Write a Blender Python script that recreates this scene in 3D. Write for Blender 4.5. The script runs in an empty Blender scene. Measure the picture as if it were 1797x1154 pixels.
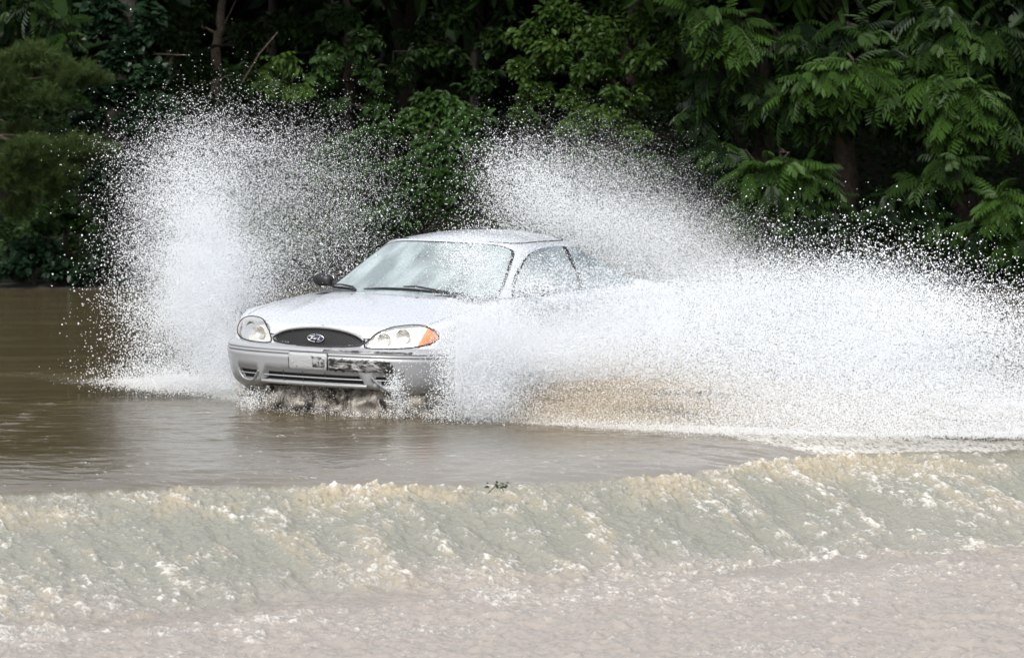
import bpy, bmesh, math, random
import numpy as np
from mathutils import Vector, Matrix
from mathutils.bvhtree import BVHTree

# ------------------------------------------------------------------ camera
SC = bpy.context.scene
COL = SC.collection
F_PX, CAM_H = 6750.0, 2.4                     # focal length in photo pixels, camera height over the flood
CX, CY, YH = 898.5, 577.0, 127.0
TILT = math.atan((CY - YH) / F_PX)
cam_d = bpy.data.cameras.new('camera')
cam_d.sensor_width = 36.0
cam_d.lens = 36.0 * F_PX / 1797.0
cam_d.clip_start, cam_d.clip_end = 0.5, 2000.0
cam = bpy.data.objects.new('camera', cam_d)
COL.objects.link(cam)
cam.location = (0, 0, CAM_H)
cam.rotation_euler = (math.pi / 2 - TILT, 0, 0)
cam_d.dof.use_dof = True
cam_d.dof.focus_distance = 27.2
cam_d.dof.aperture_fstop = 5.0
SC.camera = cam

# ------------------------------------------------------------------ sky, sun, exposure
SUN_EL, SUN_AZ = math.radians(50), math.radians(198)   # azimuth clockwise from +Y: behind the camera, a little left
world = bpy.data.worlds.new('World')
SC.world = world
world.use_nodes = True
wn, wl = world.node_tree.nodes, world.node_tree.links
wn.clear()
sky = wn.new('ShaderNodeTexSky')
sky.sky_type = 'NISHITA'
sky.sun_disc = False
sky.sun_elevation = SUN_EL
sky.sun_rotation = SUN_AZ
sky.air_density, sky.dust_density, sky.ozone_density = 1.0, 4.0, 1.0
hsv = wn.new('ShaderNodeHueSaturation')
hsv.inputs['Saturation'].default_value = 0.32
bg = wn.new('ShaderNodeBackground')
bg.inputs['Strength'].default_value = 0.13
wo = wn.new('ShaderNodeOutputWorld')
wl.new(sky.outputs[0], hsv.inputs['Color'])
wl.new(hsv.outputs[0], bg.inputs['Color'])
wl.new(bg.outputs[0], wo.inputs['Surface'])
sun_d = bpy.data.lights.new('sun', 'SUN')
sun_d.energy = 1.6
sun_d.angle = math.radians(14)
sun_d.color = (1.0, 0.975, 0.94)
sun = bpy.data.objects.new('sun', sun_d)
COL.objects.link(sun)
sd = Vector((math.sin(SUN_AZ) * math.cos(SUN_EL), math.cos(SUN_AZ) * math.cos(SUN_EL), math.sin(SUN_EL)))
sun.rotation_euler = sd.to_track_quat('Z', 'Y').to_euler()
sun.location = (0, 0, 40)
SC.view_settings.view_transform = 'Standard'
SC.view_settings.look = 'None'
SC.view_settings.exposure = 0.85
SC.view_settings.gamma = 1.0
cy = SC.cycles
cy.max_bounces, cy.diffuse_bounces, cy.glossy_bounces = 16, 12, 4
cy.transmission_bounces, cy.transparent_max_bounces = 12, 12
cy.caustics_reflective = cy.caustics_refractive = False
cy.sample_clamp_indirect = 10.0

# ------------------------------------------------------------------ helpers
rng = np.random.default_rng(7)
random.seed(7)


def P(px, py, Y):
    """world point at distance Y that the photo shows at pixel (px, py)"""
    dx = (px - CX) / F_PX
    dy = -(py - CY) / F_PX
    d = np.array([dx, math.cos(TILT) + dy * math.sin(TILT), -math.sin(TILT) + dy * math.cos(TILT)])
    return np.array([0, 0, CAM_H]) + d * (Y / d[1])


def PV(px, py, Y):
    dx = (np.asarray(px) - CX) / F_PX
    dy = -(np.asarray(py) - CY) / F_PX
    d = np.stack([dx, math.cos(TILT) + dy * math.sin(TILT), -math.sin(TILT) + dy * math.cos(TILT)], -1)
    return np.array([0, 0, CAM_H]) + d * (np.asarray(Y) / d[..., 1])[..., None]


def W(px, py, z=0.0):
    """world point on the level z that the photo shows at pixel (px, py)"""
    dx = (px - CX) / F_PX
    dy = -(py - CY) / F_PX
    d = np.array([dx, math.cos(TILT) + dy * math.sin(TILT), -math.sin(TILT) + dy * math.cos(TILT)])
    return np.array([0, 0, CAM_H]) + d * ((z - CAM_H) / d[2])


def sstep(a, b, x):
    t = np.clip((x - a) / (b - a), 0, 1)
    return t * t * (3 - 2 * t)


def mesh_np(name, V, faces, mat=None, parent=None, smooth=True, attrs=None):
    """one mesh object from a vertex array and a list of (n, k) face index arrays"""
    me = bpy.data.meshes.new(name)
    V = np.ascontiguousarray(V, dtype=np.float32)
    faces = [np.asarray(f, dtype=np.int32) for f in faces if len(f)]
    nl = sum(f.size for f in faces)
    npoly = sum(len(f) for f in faces)
    me.vertices.add(len(V))
    me.vertices.foreach_set('co', V.ravel())
    me.loops.add(nl)
    me.polygons.add(npoly)
    me.loops.foreach_set('vertex_index', np.concatenate([f.ravel() for f in faces]))
    tot = np.concatenate([np.full(len(f), f.shape[1], dtype=np.int32) for f in faces])
    st = np.concatenate([[0], np.cumsum(tot)[:-1]]).astype(np.int32)
    me.polygons.foreach_set('loop_start', st)
    me.polygons.foreach_set('use_smooth', np.full(npoly, smooth, dtype=bool))
    for k, v in (attrs or {}).items():
        a = me.attributes.new(k, 'FLOAT', 'POINT')
        a.data.foreach_set('value', np.ascontiguousarray(v, dtype=np.float32))
    me.update(calc_edges=True)
    me.validate()
    o = bpy.data.objects.new(name, me)
    COL.objects.link(o)
    if mat:
        me.materials.append(mat)
    if parent:
        o.parent = parent
    return o


def tag(o, label=None, cat=None, group=None, kind=None):
    if label:
        o['label'] = label
    if cat:
        o['category'] = cat
    if group:
        o['group'] = group
    if kind:
        o['kind'] = kind
    return o


def empty(name, loc, rot=(0, 0, 0)):
    o = bpy.data.objects.new(name, None)
    COL.objects.link(o)
    o.location, o.rotation_euler = loc, rot
    o.empty_display_size = 0.2
    return o


class MB:
    """collects geometry for one mesh"""
    def __init__(self):
        self.V, self.Q, self.T, self.n = [], [], [], 0
        self.A = []

    def add(self, V, quads=None, tris=None, tone=None):
        V = np.asarray(V, float).reshape(-1, 3)
        if quads is not None and len(quads):
            self.Q.append(np.asarray(quads) + self.n)
        if tris is not None and len(tris):
            self.T.append(np.asarray(tris) + self.n)
        self.V.append(V)
        self.A.append(np.full(len(V), 0.5) if tone is None else np.broadcast_to(tone, (len(V),)))
        self.n += len(V)

    def grid(self, G, close_u=False, tone=None):
        """G: (a, b, 3) grid"""
        a, b = G.shape[:2]
        idx = np.arange(a * b).reshape(a, b)
        if close_u:
            idx = np.concatenate([idx, idx[:, :1]], 1)
        q = np.stack([idx[:-1, :-1], idx[:-1, 1:], idx[1:, 1:], idx[1:, :-1]], -1).reshape(-1, 4)
        self.add(G.reshape(-1, 3), quads=q, tone=tone)

    def tube(self, pts, rad, n=8, cap=True):
        pts = np.asarray(pts, float)
        m = len(pts)
        rad = np.broadcast_to(np.asarray(rad, float), (m,))
        t = np.gradient(pts, axis=0)
        t /= np.linalg.norm(t, axis=1)[:, None] + 1e-12
        ref = np.array([0, 0, 1.0]) if abs(t[0][2]) < 0.9 else np.array([1.0, 0, 0])
        u = np.cross(t, ref)
        u /= np.linalg.norm(u, axis=1)[:, None] + 1e-12
        v = np.cross(t, u)
        a = np.linspace(0, 2 * math.pi, n, endpoint=False)
        G = pts[:, None] + rad[:, None, None] * (np.cos(a)[None, :, None] * u[:, None] + np.sin(a)[None, :, None] * v[:, None])
        self.grid(G, close_u=True)
        if cap:
            base = self.n
            self.add(np.concatenate([G[0], G[-1]]), tris=None)
            k = base
            tr = [(k, k + i + 1, k + i) for i in range(1, n - 1)] + [(k + n, k + n + i, k + n + i + 1) for i in range(1, n - 1)]
            self.T.append(np.array(tr))

    def box(self, c, s, R=None):
        c, s = np.asarray(c, float), np.asarray(s, float) / 2
        v = np.array([(x, y, z) for x in (-1, 1) for y in (-1, 1) for z in (-1, 1)], float) * s
        if R is not None:
            v = v @ np.asarray(R).T
        self.add(v + c, quads=[(0, 1, 3, 2), (4, 6, 7, 5), (0, 4, 5, 1), (2, 3, 7, 6), (0, 2, 6, 4), (1, 5, 7, 3)])

    def ellipsoid(self, c, r, nu=20, nv=12, R=None, power=1.0):
        u = np.linspace(0, 2 * math.pi, nu, endpoint=False)
        v = np.linspace(-math.pi / 2 + 0.02, math.pi / 2 - 0.02, nv)
        def sp(x): return np.sign(x) * np.abs(x) ** power
        G = np.stack([sp(np.cos(v))[:, None] * sp(np.cos(u))[None], sp(np.cos(v))[:, None] * sp(np.sin(u))[None],
                      np.repeat(sp(np.sin(v))[:, None], nu, 1)], -1) * np.asarray(r, float)
        if R is not None:
            G = G @ np.asarray(R).T
        self.grid(G + np.asarray(c, float), close_u=True)

    def build(self, name, mat, parent=None, smooth=True, tones=False):
        return mesh_np(name, np.concatenate(self.V), [np.concatenate(self.Q) if self.Q else [], np.concatenate(self.T) if self.T else []],
                       mat, parent, smooth, {'tone': np.concatenate(self.A)} if tones else None)


# ------------------------------------------------------------------ materials
def new_mat(name):
    m = bpy.data.materials.new(name)
    m.use_nodes = True
    nt = m.node_tree
    return m, nt.nodes, nt.links, nt.nodes['Principled BSDF']


def simple(name, col, rough=0.5, metal=0.0, spec=0.5, coat=0.0, bump=0.0, bscale=60.0, var=0.0):
    m, n, l, b = new_mat(name)
    b.inputs['Base Color'].default_value = (*col, 1)
    b.inputs['Roughness'].default_value = rough
    b.inputs['Metallic'].default_value = metal
    b.inputs['Specular IOR Level'].default_value = spec
    b.inputs['Coat Weight'].default_value = coat
    b.inputs['Coat Roughness'].default_value = 0.05
    if bump or var:
        tc = n.new('ShaderNodeTexCoord')
        nz = n.new('ShaderNodeTexNoise')
        nz.inputs['Scale'].default_value = bscale
        nz.inputs['Detail'].default_value = 5
        l.new(tc.outputs['Object'], nz.inputs['Vector'])
        if bump:
            bp = n.new('ShaderNodeBump')
            bp.inputs['Strength'].default_value = bump
            bp.inputs['Distance'].default_value = 0.02
            l.new(nz.outputs['Fac'], bp.inputs['Height'])
            l.new(bp.outputs[0], b.inputs['Normal'])
        if var:
            mp = n.new('ShaderNodeMapRange')
            mp.inputs[1].default_value, mp.inputs[2].default_value = 0.3, 0.7
            mp.inputs[3].default_value, mp.inputs[4].default_value = 1 - var, 1 + var
            l.new(nz.outputs['Fac'], mp.inputs[0])
            mx = n.new('ShaderNodeMix')
            mx.data_type = 'RGBA'
            mx.blend_type = 'MULTIPLY'
            mx.inputs[0].default_value = 1
            mx.inputs[6].default_value = (*col, 1)
            l.new(mp.outputs[0], mx.inputs[7])
            l.new(mx.outputs[2], b.inputs['Base Color'])
    return m


def leaf_mat(name, dark, light, rough=0.48, spec=0.22, trans=0.35):
    m, n, l, b = new_mat(name)
    at = n.new('ShaderNodeAttribute')
    at.attribute_name = 'tone'
    cr = n.new('ShaderNodeValToRGB')
    cr.color_ramp.elements[0].color = (*dark, 1)
    cr.color_ramp.elements[1].color = (*light, 1)
    l.new(at.outputs['Fac'], cr.inputs[0])
    l.new(cr.outputs[0], b.inputs['Base Color'])
    b.inputs['Roughness'].default_value = rough
    b.inputs['Specular IOR Level'].default_value = spec
    tr = n.new('ShaderNodeBsdfTranslucent')
    hs = n.new('ShaderNodeHueSaturation')
    hs.inputs['Value'].default_value = 1.3
    hs.inputs['Hue'].default_value = 0.485
    l.new(cr.outputs[0], hs.inputs['Color'])
    l.new(hs.outputs[0], tr.inputs['Color'])
    mx = n.new('ShaderNodeMixShader')
    mx.inputs[0].default_value = trans
    l.new(b.outputs[0], mx.inputs[1])
    l.new(tr.outputs[0], mx.inputs[2])
    l.new(mx.outputs[0], n['Material Output'].inputs['Surface'])
    return m


MAT = {}
MAT['leaf_mid'] = leaf_mat('leaf_mid', (0.0095, 0.0254, 0.0056), (0.0316, 0.0712, 0.0139))
MAT['leaf_light'] = leaf_mat('leaf_light', (0.0158, 0.0381, 0.0065), (0.0527, 0.1017, 0.0163))
MAT['leaf_vine'] = leaf_mat('leaf_vine', (0.0063, 0.0173, 0.0084), (0.0184, 0.0432, 0.0186), rough=0.36)
MAT['leaf_shrub'] = leaf_mat('leaf_shrub', (0.0105, 0.0305, 0.0065), (0.0422, 0.0915, 0.0209), rough=0.4)
MAT['leaf_frond'] = leaf_mat('leaf_frond', (0.005, 0.015, 0.0035), (0.042, 0.092, 0.014), rough=0.5)
MAT['leaf_dark'] = leaf_mat('leaf_dark', (0.010, 0.026, 0.007), (0.030, 0.066, 0.016))
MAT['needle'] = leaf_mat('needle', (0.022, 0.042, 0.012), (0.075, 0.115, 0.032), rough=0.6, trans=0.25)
MAT['bark_dark'] = simple('bark_dark', (0.020, 0.016, 0.012), 0.9, bump=0.6, bscale=25, var=0.5)
MAT['bark_pale'] = simple('bark_pale', (0.10, 0.078, 0.055), 0.85, bump=0.5, bscale=30, var=0.45)
MAT['bark_brown'] = simple('bark_brown', (0.036, 0.026, 0.018), 0.9, bump=0.6, bscale=22, var=0.5)
MAT['soil'] = simple('soil', (0.018, 0.016, 0.010), 0.95, bump=0.5, bscale=3, var=0.5)


# ------------------------------------------------------------------ random fields
def field(seed, nx, ny, dx, dy, lx, ly, ang=0.0, power=1.0):
    """smooth gaussian random field on an (ny, nx) grid, feature lengths lx, ly (metres), turned by ang"""
    r = np.random.default_rng(seed)
    w = np.fft.rfft2(r.standard_normal((ny, nx)))
    kx = np.fft.rfftfreq(nx, dx)[None, :] * 2 * math.pi
    ky = np.fft.fftfreq(ny, dy)[:, None] * 2 * math.pi
    c, s = math.cos(ang), math.sin(ang)
    k2 = ((c * kx + s * ky) * lx) ** 2 + ((-s * kx + c * ky) * ly) ** 2
    w *= np.exp(-0.5 * k2 * 0.16)
    f = np.fft.irfft2(w, s=(ny, nx))
    return (f - f.mean()) / f.std()


class Tile:
    """periodic field sampled anywhere"""
    def __init__(self, seed, size, n, lx, ly, ang=0.0):
        self.size, self.n = size, n
        self.f = field(seed, n, n, size / n, size / n, lx, ly, ang)

    def __call__(self, x, y):
        u = (x / self.size * self.n) % self.n
        v = (y / self.size * self.n) % self.n
        i, j = np.floor(u).astype(int), np.floor(v).astype(int)
        fu, fv = u - i, v - j
        i0, j0 = i % self.n, j % self.n
        i1, j1 = (i + 1) % self.n, (j + 1) % self.n
        f = self.f
        return (f[j0, i0] * (1 - fu) + f[j0, i1] * fu) * (1 - fv) + (f[j1, i0] * (1 - fu) + f[j1, i1] * fu) * fv


# ------------------------------------------------------------------ water
CREST = np.array([W(a, b, -0.075)[:2] for a, b in ((0, 858), (250, 852), (560, 848), (760, 845), (930, 842), (1150, 822), (1400, 795), (1550, 786), (1797, 783))])
FOOT = np.array([W(a, b, -0.45)[:2] for a, b in ((0, 1080), (400, 1060), (900, 1010), (1200, 982), (1500, 962), (1797, 945))])


def line_y(L, X):
    o = np.argsort(L[:, 0])
    y = np.interp(X, L[o, 0], L[o, 1])
    sl0 = (L[o[1], 1] - L[o[0], 1]) / (L[o[1], 0] - L[o[0], 0])
    sl1 = (L[o[-1], 1] - L[o[-2], 1]) / (L[o[-1], 0] - L[o[-2], 0])
    y = np.where(X < L[o[0], 0], L[o[0], 1] + sl0 * 0.5 * (X - L[o[0], 0]), y)
    return np.where(X > L[o[-1], 0], L[o[-1], 1] + sl1 * 0.5 * (X - L[o[-1], 0]), y)


def build_water():
    xs = np.arange(-3.4, 3.9, 0.0085)
    ext = np.cumsum(0.0085 * 1.17 ** np.arange(1, 62))
    xs = np.concatenate([-3.4 - ext[::-1], xs, xs[-1] + ext])
    ys = np.arange(18.0, 25.6, 0.0125)
    e2 = 0.0125 * 1.0105 ** np.arange(1, 360)
    far = ys[-1] + np.cumsum(e2)
    far = np.concatenate([far, far[-1] + np.cumsum(0.4 * 1.2 ** np.arange(1, 12))])
    near = ys[0] - np.cumsum(0.0125 * 1.15 ** np.arange(1, 45))[::-1]
    ys = np.concatenate([near, ys, far])
    X, Y = np.meshgrid(xs, ys)
    yc, yf = line_y(CREST, X), line_y(FOOT, X)
    wob = Tile(3, 12.0, 512, 1.2, 1.2)(X, Y * 0 + 3.1) * 0.10
    yc = yc + wob
    yf = yf + wob * 1.4
    u = (yc - Y) / (yc - yf)                     # 0 on the crest, 1 at the foot
    # ---- mean level
    dd = np.clip(1.7 - (Y - yc), 0, 1.7)
    z = -0.10 * (dd / 1.7) ** 2.2
    z = z - 0.37 * sstep(-0.10, 1.1, u) - 0.02 * np.clip(u - 1, 0, 3)
    # ---- masks
    turb = sstep(-0.035, 0.03, u)
    slope = turb * sstep(1.25, 0.95, u)
    fore = sstep(0.45, 1.45, u + 0.10 * Tile(5, 9.0, 512, 0.5, 0.3)(X, Y))
    crest = turb * sstep(0.42, 0.02, u)
    # ---- fields (elongated with the flow, which runs to the camera and a little right)
    A = math.radians(112)
    big = Tile(11, 9.0, 1024, 0.80, 0.17, A)(X, Y)
    mid = Tile(12, 7.3, 1024, 0.22, 0.09, A)(X, Y)
    sm = Tile(13, 5.1, 1024, 0.075, 0.042, A)(X, Y)
    fine = Tile(14, 4.3, 1024, 0.030, 0.024, A)(X, Y)
    micro = Tile(17, 3.7, 1024, 0.014, 0.016)(X, Y)
    fleck = Tile(18, 4.1, 1024, 0.024, 0.030)(X, Y)
    patch = Tile(15, 8.1, 512, 0.55, 0.45)(X, Y)
    def ridge(f): return 1.0 - 2.0 * np.abs(np.tanh(f * 0.8))
    tips = Tile(16, 6.7, 1024, 0.15, 0.30, 0.0)(X, Y)
    tipm = np.clip(tips * 0.6 + patch * 1.05 - 0.02, 0, 1.6)
    tipm = 1.15 * np.tanh(tipm / 1.15)
    ht = crest * (0.022 * tipm * (1 + 0.22 * sm + 0.25 * fine) + 0.006 * ridge(mid) + 0.0035 * sm + 0.0036 * fine + 0.0022 * micro)
    hs = slope * (1 - 0.6 * crest) * (0.015 * big + 0.007 * mid + 0.0036 * sm + 0.0028 * fine + 0.0017 * micro)
    h = ht + hs
    footl = np.exp(-((u - 1.05) / 0.10) ** 2) * sstep(-1.2, 1.6, X)
    h += footl * (0.008 + 0.006 * mid + 0.004 * sm + 0.003 * fine)
    rip1 = Tile(21, 6.1, 1024, 0.16, 0.075, 0.10)(X, Y)
    rip2 = Tile(22, 4.7, 1024, 0.07, 0.04, -0.15)(X, Y)
    rip3 = Tile(23, 3.9, 1024, 0.035, 0.022, 0.2)(X, Y)
    h += fore * (0.0088 * rip1 + 0.0060 * rip2 + 0.0034 * rip3 + 0.0012 * micro)
    up = 1 - turb
    near_up = sstep(34, 26, Y)
    calm = 0.45 + 0.55 * sstep(-0.8, 0.9, Tile(31, 9.0, 512, 1.3, 0.8)(X, Y))
    far1 = Tile(24, 23.0, 1024, 0.75, 0.30, 0.03)(X, Y)
    h += up * calm * (near_up * 0.8 * (1 + 0.3 * sstep(2.6, 0.3, Y - yc)) * (0.0030 * rip1 + 0.0011 * rip2 + 0.0004 * rip3) + 0.0045 * far1)
    # wake swell running left from the car's nose
    wl_ = W(0, 655)[1] + 0.06 * X
    h += up * 0.010 * np.exp(-((Y - wl_ - 0.25) / 0.35) ** 2) * sstep(0.4, -1.6, X) * (0.6 + 0.5 * rip1)
    z = z + h
    # ---- foam where the water is broken and aerated, plus painted glints on the pool
    # how readily each place breaks into foam; the lace itself is drawn by the material's noise
    foam = crest * np.clip(0.25 + 0.17 * tipm + 0.05 * fine + 0.06 * sm + 0.03 * mid, 0, 1)
    foam = np.maximum(foam, slope * np.clip(0.308 + 0.05 * fine + 0.05 * sm + 0.04 * mid + 0.03 * patch + 0.035 * big, 0, 1))
    foam = np.maximum(foam, footl * np.clip(0.46 + 0.05 * sm + 0.04 * fine, 0, 1))
    foam = np.maximum(foam, fore * np.clip(0.255 + 0.12 * sstep(2.6, 1.0, u) + 0.04 * rip2 + 0.035 * rip3 + 0.035 * patch, 0, 1))
    # foam where the spray falls: left of the nose and along the driver's side
    def blob(px, py, sx, sy, k):
        c = W(px, py)
        ax = sx / F_PX * c[1]
        ay = sy * c[1] ** 2 / (F_PX * CAM_H)
        return k * np.exp(-((X - c[0]) / ax) ** 2 - ((Y - c[1]) / ay) ** 2)
    land = blob(330, 672, 120, 18, 1.2) + blob(160, 668, 120, 10, 0.42) + blob(40, 655, 110, 9, 0.33) + blob(420, 690, 50, 14, 1.0)
    land = np.maximum(land, up * sstep(0.0, 0.35, Y - np.interp(X, [W(815, 742)[0], W(1100, 758)[0], W(1450, 778)[0], 3.6],
                     [W(815, 742)[1], W(1100, 760)[1], W(1450, 778)[1], 24.6])) * sstep(-0.5, -0.2, X) * sstep(28.6, 27.6, Y) * 0.75)
    foam = np.maximum(foam, up * np.clip(0.68 * land ** 0.7, 0, 0.9))
    foam = np.maximum(foam, up * sstep(31, 27.5, Y) * np.clip(0.225 + 0.04 * rip1 + 0.04 * rip2, 0, 1))  # flecks on the calm pool: ripple glints painted in through the foam mask
    tan = np.clip(crest * (0.10 + 0.6 * tipm), 0, 1) + slope * 0.35 * sstep(0.6, 1.8, 0.7 * big + 0.7 * mid)
    tan = np.clip(tan, 0, 1)
    # ---- mesh
    ny, nx = X.shape
    idx = np.arange(nx * ny).reshape(ny, nx)
    q = np.stack([idx[:-1, :-1], idx[:-1, 1:], idx[1:, 1:], idx[1:, :-1]], -1).reshape(-1, 4)
    V = np.stack([X, Y, z], -1).reshape(-1, 3)
    # ---- material
    m, n, l, b = new_mat('muddy_water')
    def att(k):
        a = n.new('ShaderNodeAttribute')
        a.attribute_name = k
        return a.outputs['Fac']
    def mix(fac, c1, c2):
        x = n.new('ShaderNodeMix')
        x.data_type = 'RGBA'
        l.new(fac, x.inputs[0])
        for k, c in ((6, c1), (7, c2)):
            if isinstance(c, tuple):
                x.inputs[k].default_value = (*c, 1)
            else:
                l.new(c, x.inputs[k])
        return x.outputs[2]
    tc = n.new('ShaderNodeTexCoord')
    def noise(scale, detail, rough, dist, rot=0.0):
        m0 = n.new('ShaderNodeMapping')
        m0.inputs['Rotation'].default_value = (0, 0, rot)
        l.new(tc.outputs['Object'], m0.inputs[0])
        mp = n.new('ShaderNodeMapping')
        mp.inputs['Scale'].default_value = scale
        l.new(m0.outputs[0], mp.inputs[0])
        nz = n.new('ShaderNodeTexNoise')
        nz.inputs['Scale'].default_value = 1.0
        nz.inputs['Detail'].default_value = detail
        nz.inputs['Roughness'].default_value = rough
        nz.inputs['Distortion'].default_value = dist
        l.new(mp.outputs[0], nz.inputs['Vector'])
        return nz.outputs['Fac']
    def math_(op, a_, b_):
        x = n.new('ShaderNodeMath')
        x.operation = op
        for k, v in ((0, a_), (1, b_)):
            if isinstance(v, (int, float)):
                x.inputs[k].default_value = v
            else:
                l.new(v, x.inputs[k])
        return x.outputs[0]
    lace = noise((34, 13, 34), 9, 0.75, 0.8, -0.384)
    s_ = math_('ADD', att('foam'), math_('MULTIPLY', math_('SUBTRACT', lace, 0.5), 1.35))
    fm = n.new('ShaderNodeMapRange')
    fm.interpolation_type = 'SMOOTHSTEP'
    fm.inputs[1].default_value, fm.inputs[2].default_value = 0.34, 0.66
    l.new(s_, fm.inputs[0])
    fmask = fm.outputs[0]
    c = mix(att('painted_sheen'), (0.080, 0.063, 0.035), (0.175, 0.158, 0.132))  # paler toward the crest: reflected sky and spray painted into the water colour
    c = mix(att('slope'), c, (0.205, 0.205, 0.172))
    c = mix(att('fore'), c, (0.270, 0.246, 0.221))
    c = mix(att('tan'), c, (0.36, 0.30, 0.20))
    c = mix(fmask, c, (0.585, 0.572, 0.535))
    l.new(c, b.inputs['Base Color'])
    mr = n.new('ShaderNodeMapRange')
    mr.inputs[3].default_value, mr.inputs[4].default_value = 0.04, 0.5
    l.new(fmask, mr.inputs[0])
    l.new(mr.outputs[0], b.inputs['Roughness'])
    b.inputs['IOR'].default_value = 1.333
    nb = noise((26, 30, 26), 8, 0.66, 0.3)
    hh = math_('ADD', math_('MULTIPLY', nb, 1.0), math_('MULTIPLY', fmask, 0.25))
    bp = n.new('ShaderNodeBump')
    bp.inputs['Distance'].default_value = 0.014
    ms = n.new('ShaderNodeMapRange')
    ms.inputs[3].default_value, ms.inputs[4].default_value = 0.14, 0.9
    l.new(att('rough'), ms.inputs[0])
    l.new(ms.outputs[0], bp.inputs['Strength'])
    l.new(hh, bp.inputs['Height'])
    l.new(bp.outputs[0], b.inputs['Normal'])
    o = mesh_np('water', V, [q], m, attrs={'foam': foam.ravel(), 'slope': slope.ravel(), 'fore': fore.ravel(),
                                           'tan': tan.ravel(), 'painted_sheen': (sstep(2.1, 0.2, Y - yc) * (0.25 + 0.75 * sstep(-2.4, -0.5, X))).ravel(), 'rough': np.maximum(turb, 0).ravel()})
    tag(o, 'muddy floodwater pouring over the road edge in a foaming step', 'water', kind='structure')


build_water()


# ------------------------------------------------------------------ ground under the forest
def bank_z(X, Y):
    return -0.9 + 0.95 * sstep(38, 43.4 + 0.3 * np.sin(X * 0.7), Y) + 1.6 * sstep(43.2, 50, Y) + 9.0 * sstep(50, 95, Y)


def build_ground():
    xs = np.concatenate([np.linspace(-120, -14, 24), np.linspace(-13.5, 13.5, 90), np.linspace(14, 120, 24)])
    ys = np.concatenate([np.linspace(-60, 36, 14), np.linspace(37, 60, 60), np.linspace(62, 260, 40)])
    X, Y = np.meshgrid(xs, ys)
    Z = bank_z(X, Y) + 0.12 * Tile(41, 20, 256, 1.5, 1.5)(X, Y) * sstep(43, 45, Y)
    g = MB()
    g.grid(np.stack([X, Y, Z], -1))
    tag(g.build('ground', MAT['soil']), 'dark wooded bank rising out of the floodwater', 'ground', kind='structure')


build_ground()


# ------------------------------------------------------------------ leaves
def norm(a):
    return a / (np.linalg.norm(a, axis=-1, keepdims=True) + 1e-12)


def leaf_shape(w=0.5, fold=0.12, droop=0.10):
    """6-vertex blade along +y, length 1: two quads meeting on a folded midrib"""
    V = np.array([(0, 0, 0), (w * 0.5, 0.32, fold), (w * 0.36, 0.72, fold * 0.6 - droop * 0.5), (0, 1, -droop), (-w * 0.36, 0.72, fold * 0.6 - droop * 0.5), (-w * 0.5, 0.32, fold)], float)
    return V, np.array([(0, 1, 2, 3), (0, 3, 4, 5)])


def frond_shape(pairs=9, L=1.0, leaflet=0.26, w=0.30, droop=0.35, seed=0):
    """a pinnate leaf: arching rib with paired hanging leaflets"""
    r = np.random.default_rng(seed)
    lv, lq = leaf_shape(w, 0.08, 0.25)
    Vs, Qs, n_ = [], [], 0
    for i in range(pairs):
        t = 0.16 + 0.84 * (i / (pairs - 1))
        y, z = L * t * (1 - 0.10 * t), -droop * L * t * t
        for s in (-1, 1):
            sc = leaflet * (0.75 + 0.45 * math.sin(math.pi * (0.15 + 0.75 * t))) * r.uniform(0.88, 1.1)
            a = s * (math.radians(68) - 0.5 * t) + r.normal(0, 0.08)
            d = np.array([math.sin(a), math.cos(a) * 0.8, -0.35 - 0.3 * droop + r.normal(0, 0.07)])
            d = d / np.linalg.norm(d)
            up = np.array([0, 0.35, 1.0])
            x = np.cross(d, up)
            x /= np.linalg.norm(x)
            nn = np.cross(x, d)
            Vs.append(np.array([0, y, z]) + sc * (lv[:, :1] * x + lv[:, 1:2] * d + lv[:, 2:3] * nn))
            Qs.append(lq + n_)
            n_ += 6
    t = np.linspace(0, 1, 6)
    rib = np.column_stack([np.zeros(6), L * t * (1 - 0.1 * t), -droop * L * t * t])
    Vs.append(np.concatenate([rib + [0.006, 0, 0], rib - [0.006, 0, 0]]))
    Qs.append(np.array([(i, i + 1, i + 7, i + 6) for i in range(5)]) + n_)
    return np.concatenate(Vs), np.concatenate(Qs)


def scatter(mb, tmpl, pos, tip, up, scale, tone):
    """place copies of a template (vertices, quads) with tip direction, up direction, scale and tone each"""
    V, Q = tmpl
    N = len(pos)
    tip = norm(tip)
    x = norm(np.cross(tip, up))
    nn = np.cross(x, tip)
    sc = np.broadcast_to(np.asarray(scale, float), (N,))[:, None, None]
    Wv = pos[:, None, :] + sc * (V[None, :, 0:1] * x[:, None] + V[None, :, 1:2] * tip[:, None] + V[None, :, 2:3] * nn[:, None])
    q = (Q[None] + (np.arange(N) * len(V))[:, None, None]).reshape(-1, Q.shape[1])
    mb.add(Wv.reshape(-1, 3), quads=q, tone=np.repeat(tone, len(V)))


OVAL = [leaf_shape(0.55), leaf_shape(0.68, 0.1, 0.18), leaf_shape(0.45, 0.15, 0.25)]
ROUND = [leaf_shape(0.85, 0.10, 0.12), leaf_shape(0.95, 0.08, 0.2)]
SLIM = [leaf_shape(0.38, 0.1, 0.25), leaf_shape(0.33, 0.1, 0.1)]
FROND = [frond_shape(9, 1.0, 0.27, 0.30, 0.30, 1), frond_shape(8, 1.0, 0.30, 0.30, 0.55, 2), frond_shape(10, 1.0, 0.25, 0.32, 0.18, 3)]
COMPOUND = [frond_shape(3, 1.0, 0.50, 0.42, 0.2, 4), frond_shape(4, 1.0, 0.42, 0.42, 0.4, 5)]


def in_ball(r, n, shell=0.55):
    d = norm(r.standard_normal((n, 3)))
    rad = (shell + (1 - shell) * r.random(n)) * (0.75 + 0.25 * r.random(n))
    return d, d * rad[:, None]


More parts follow.
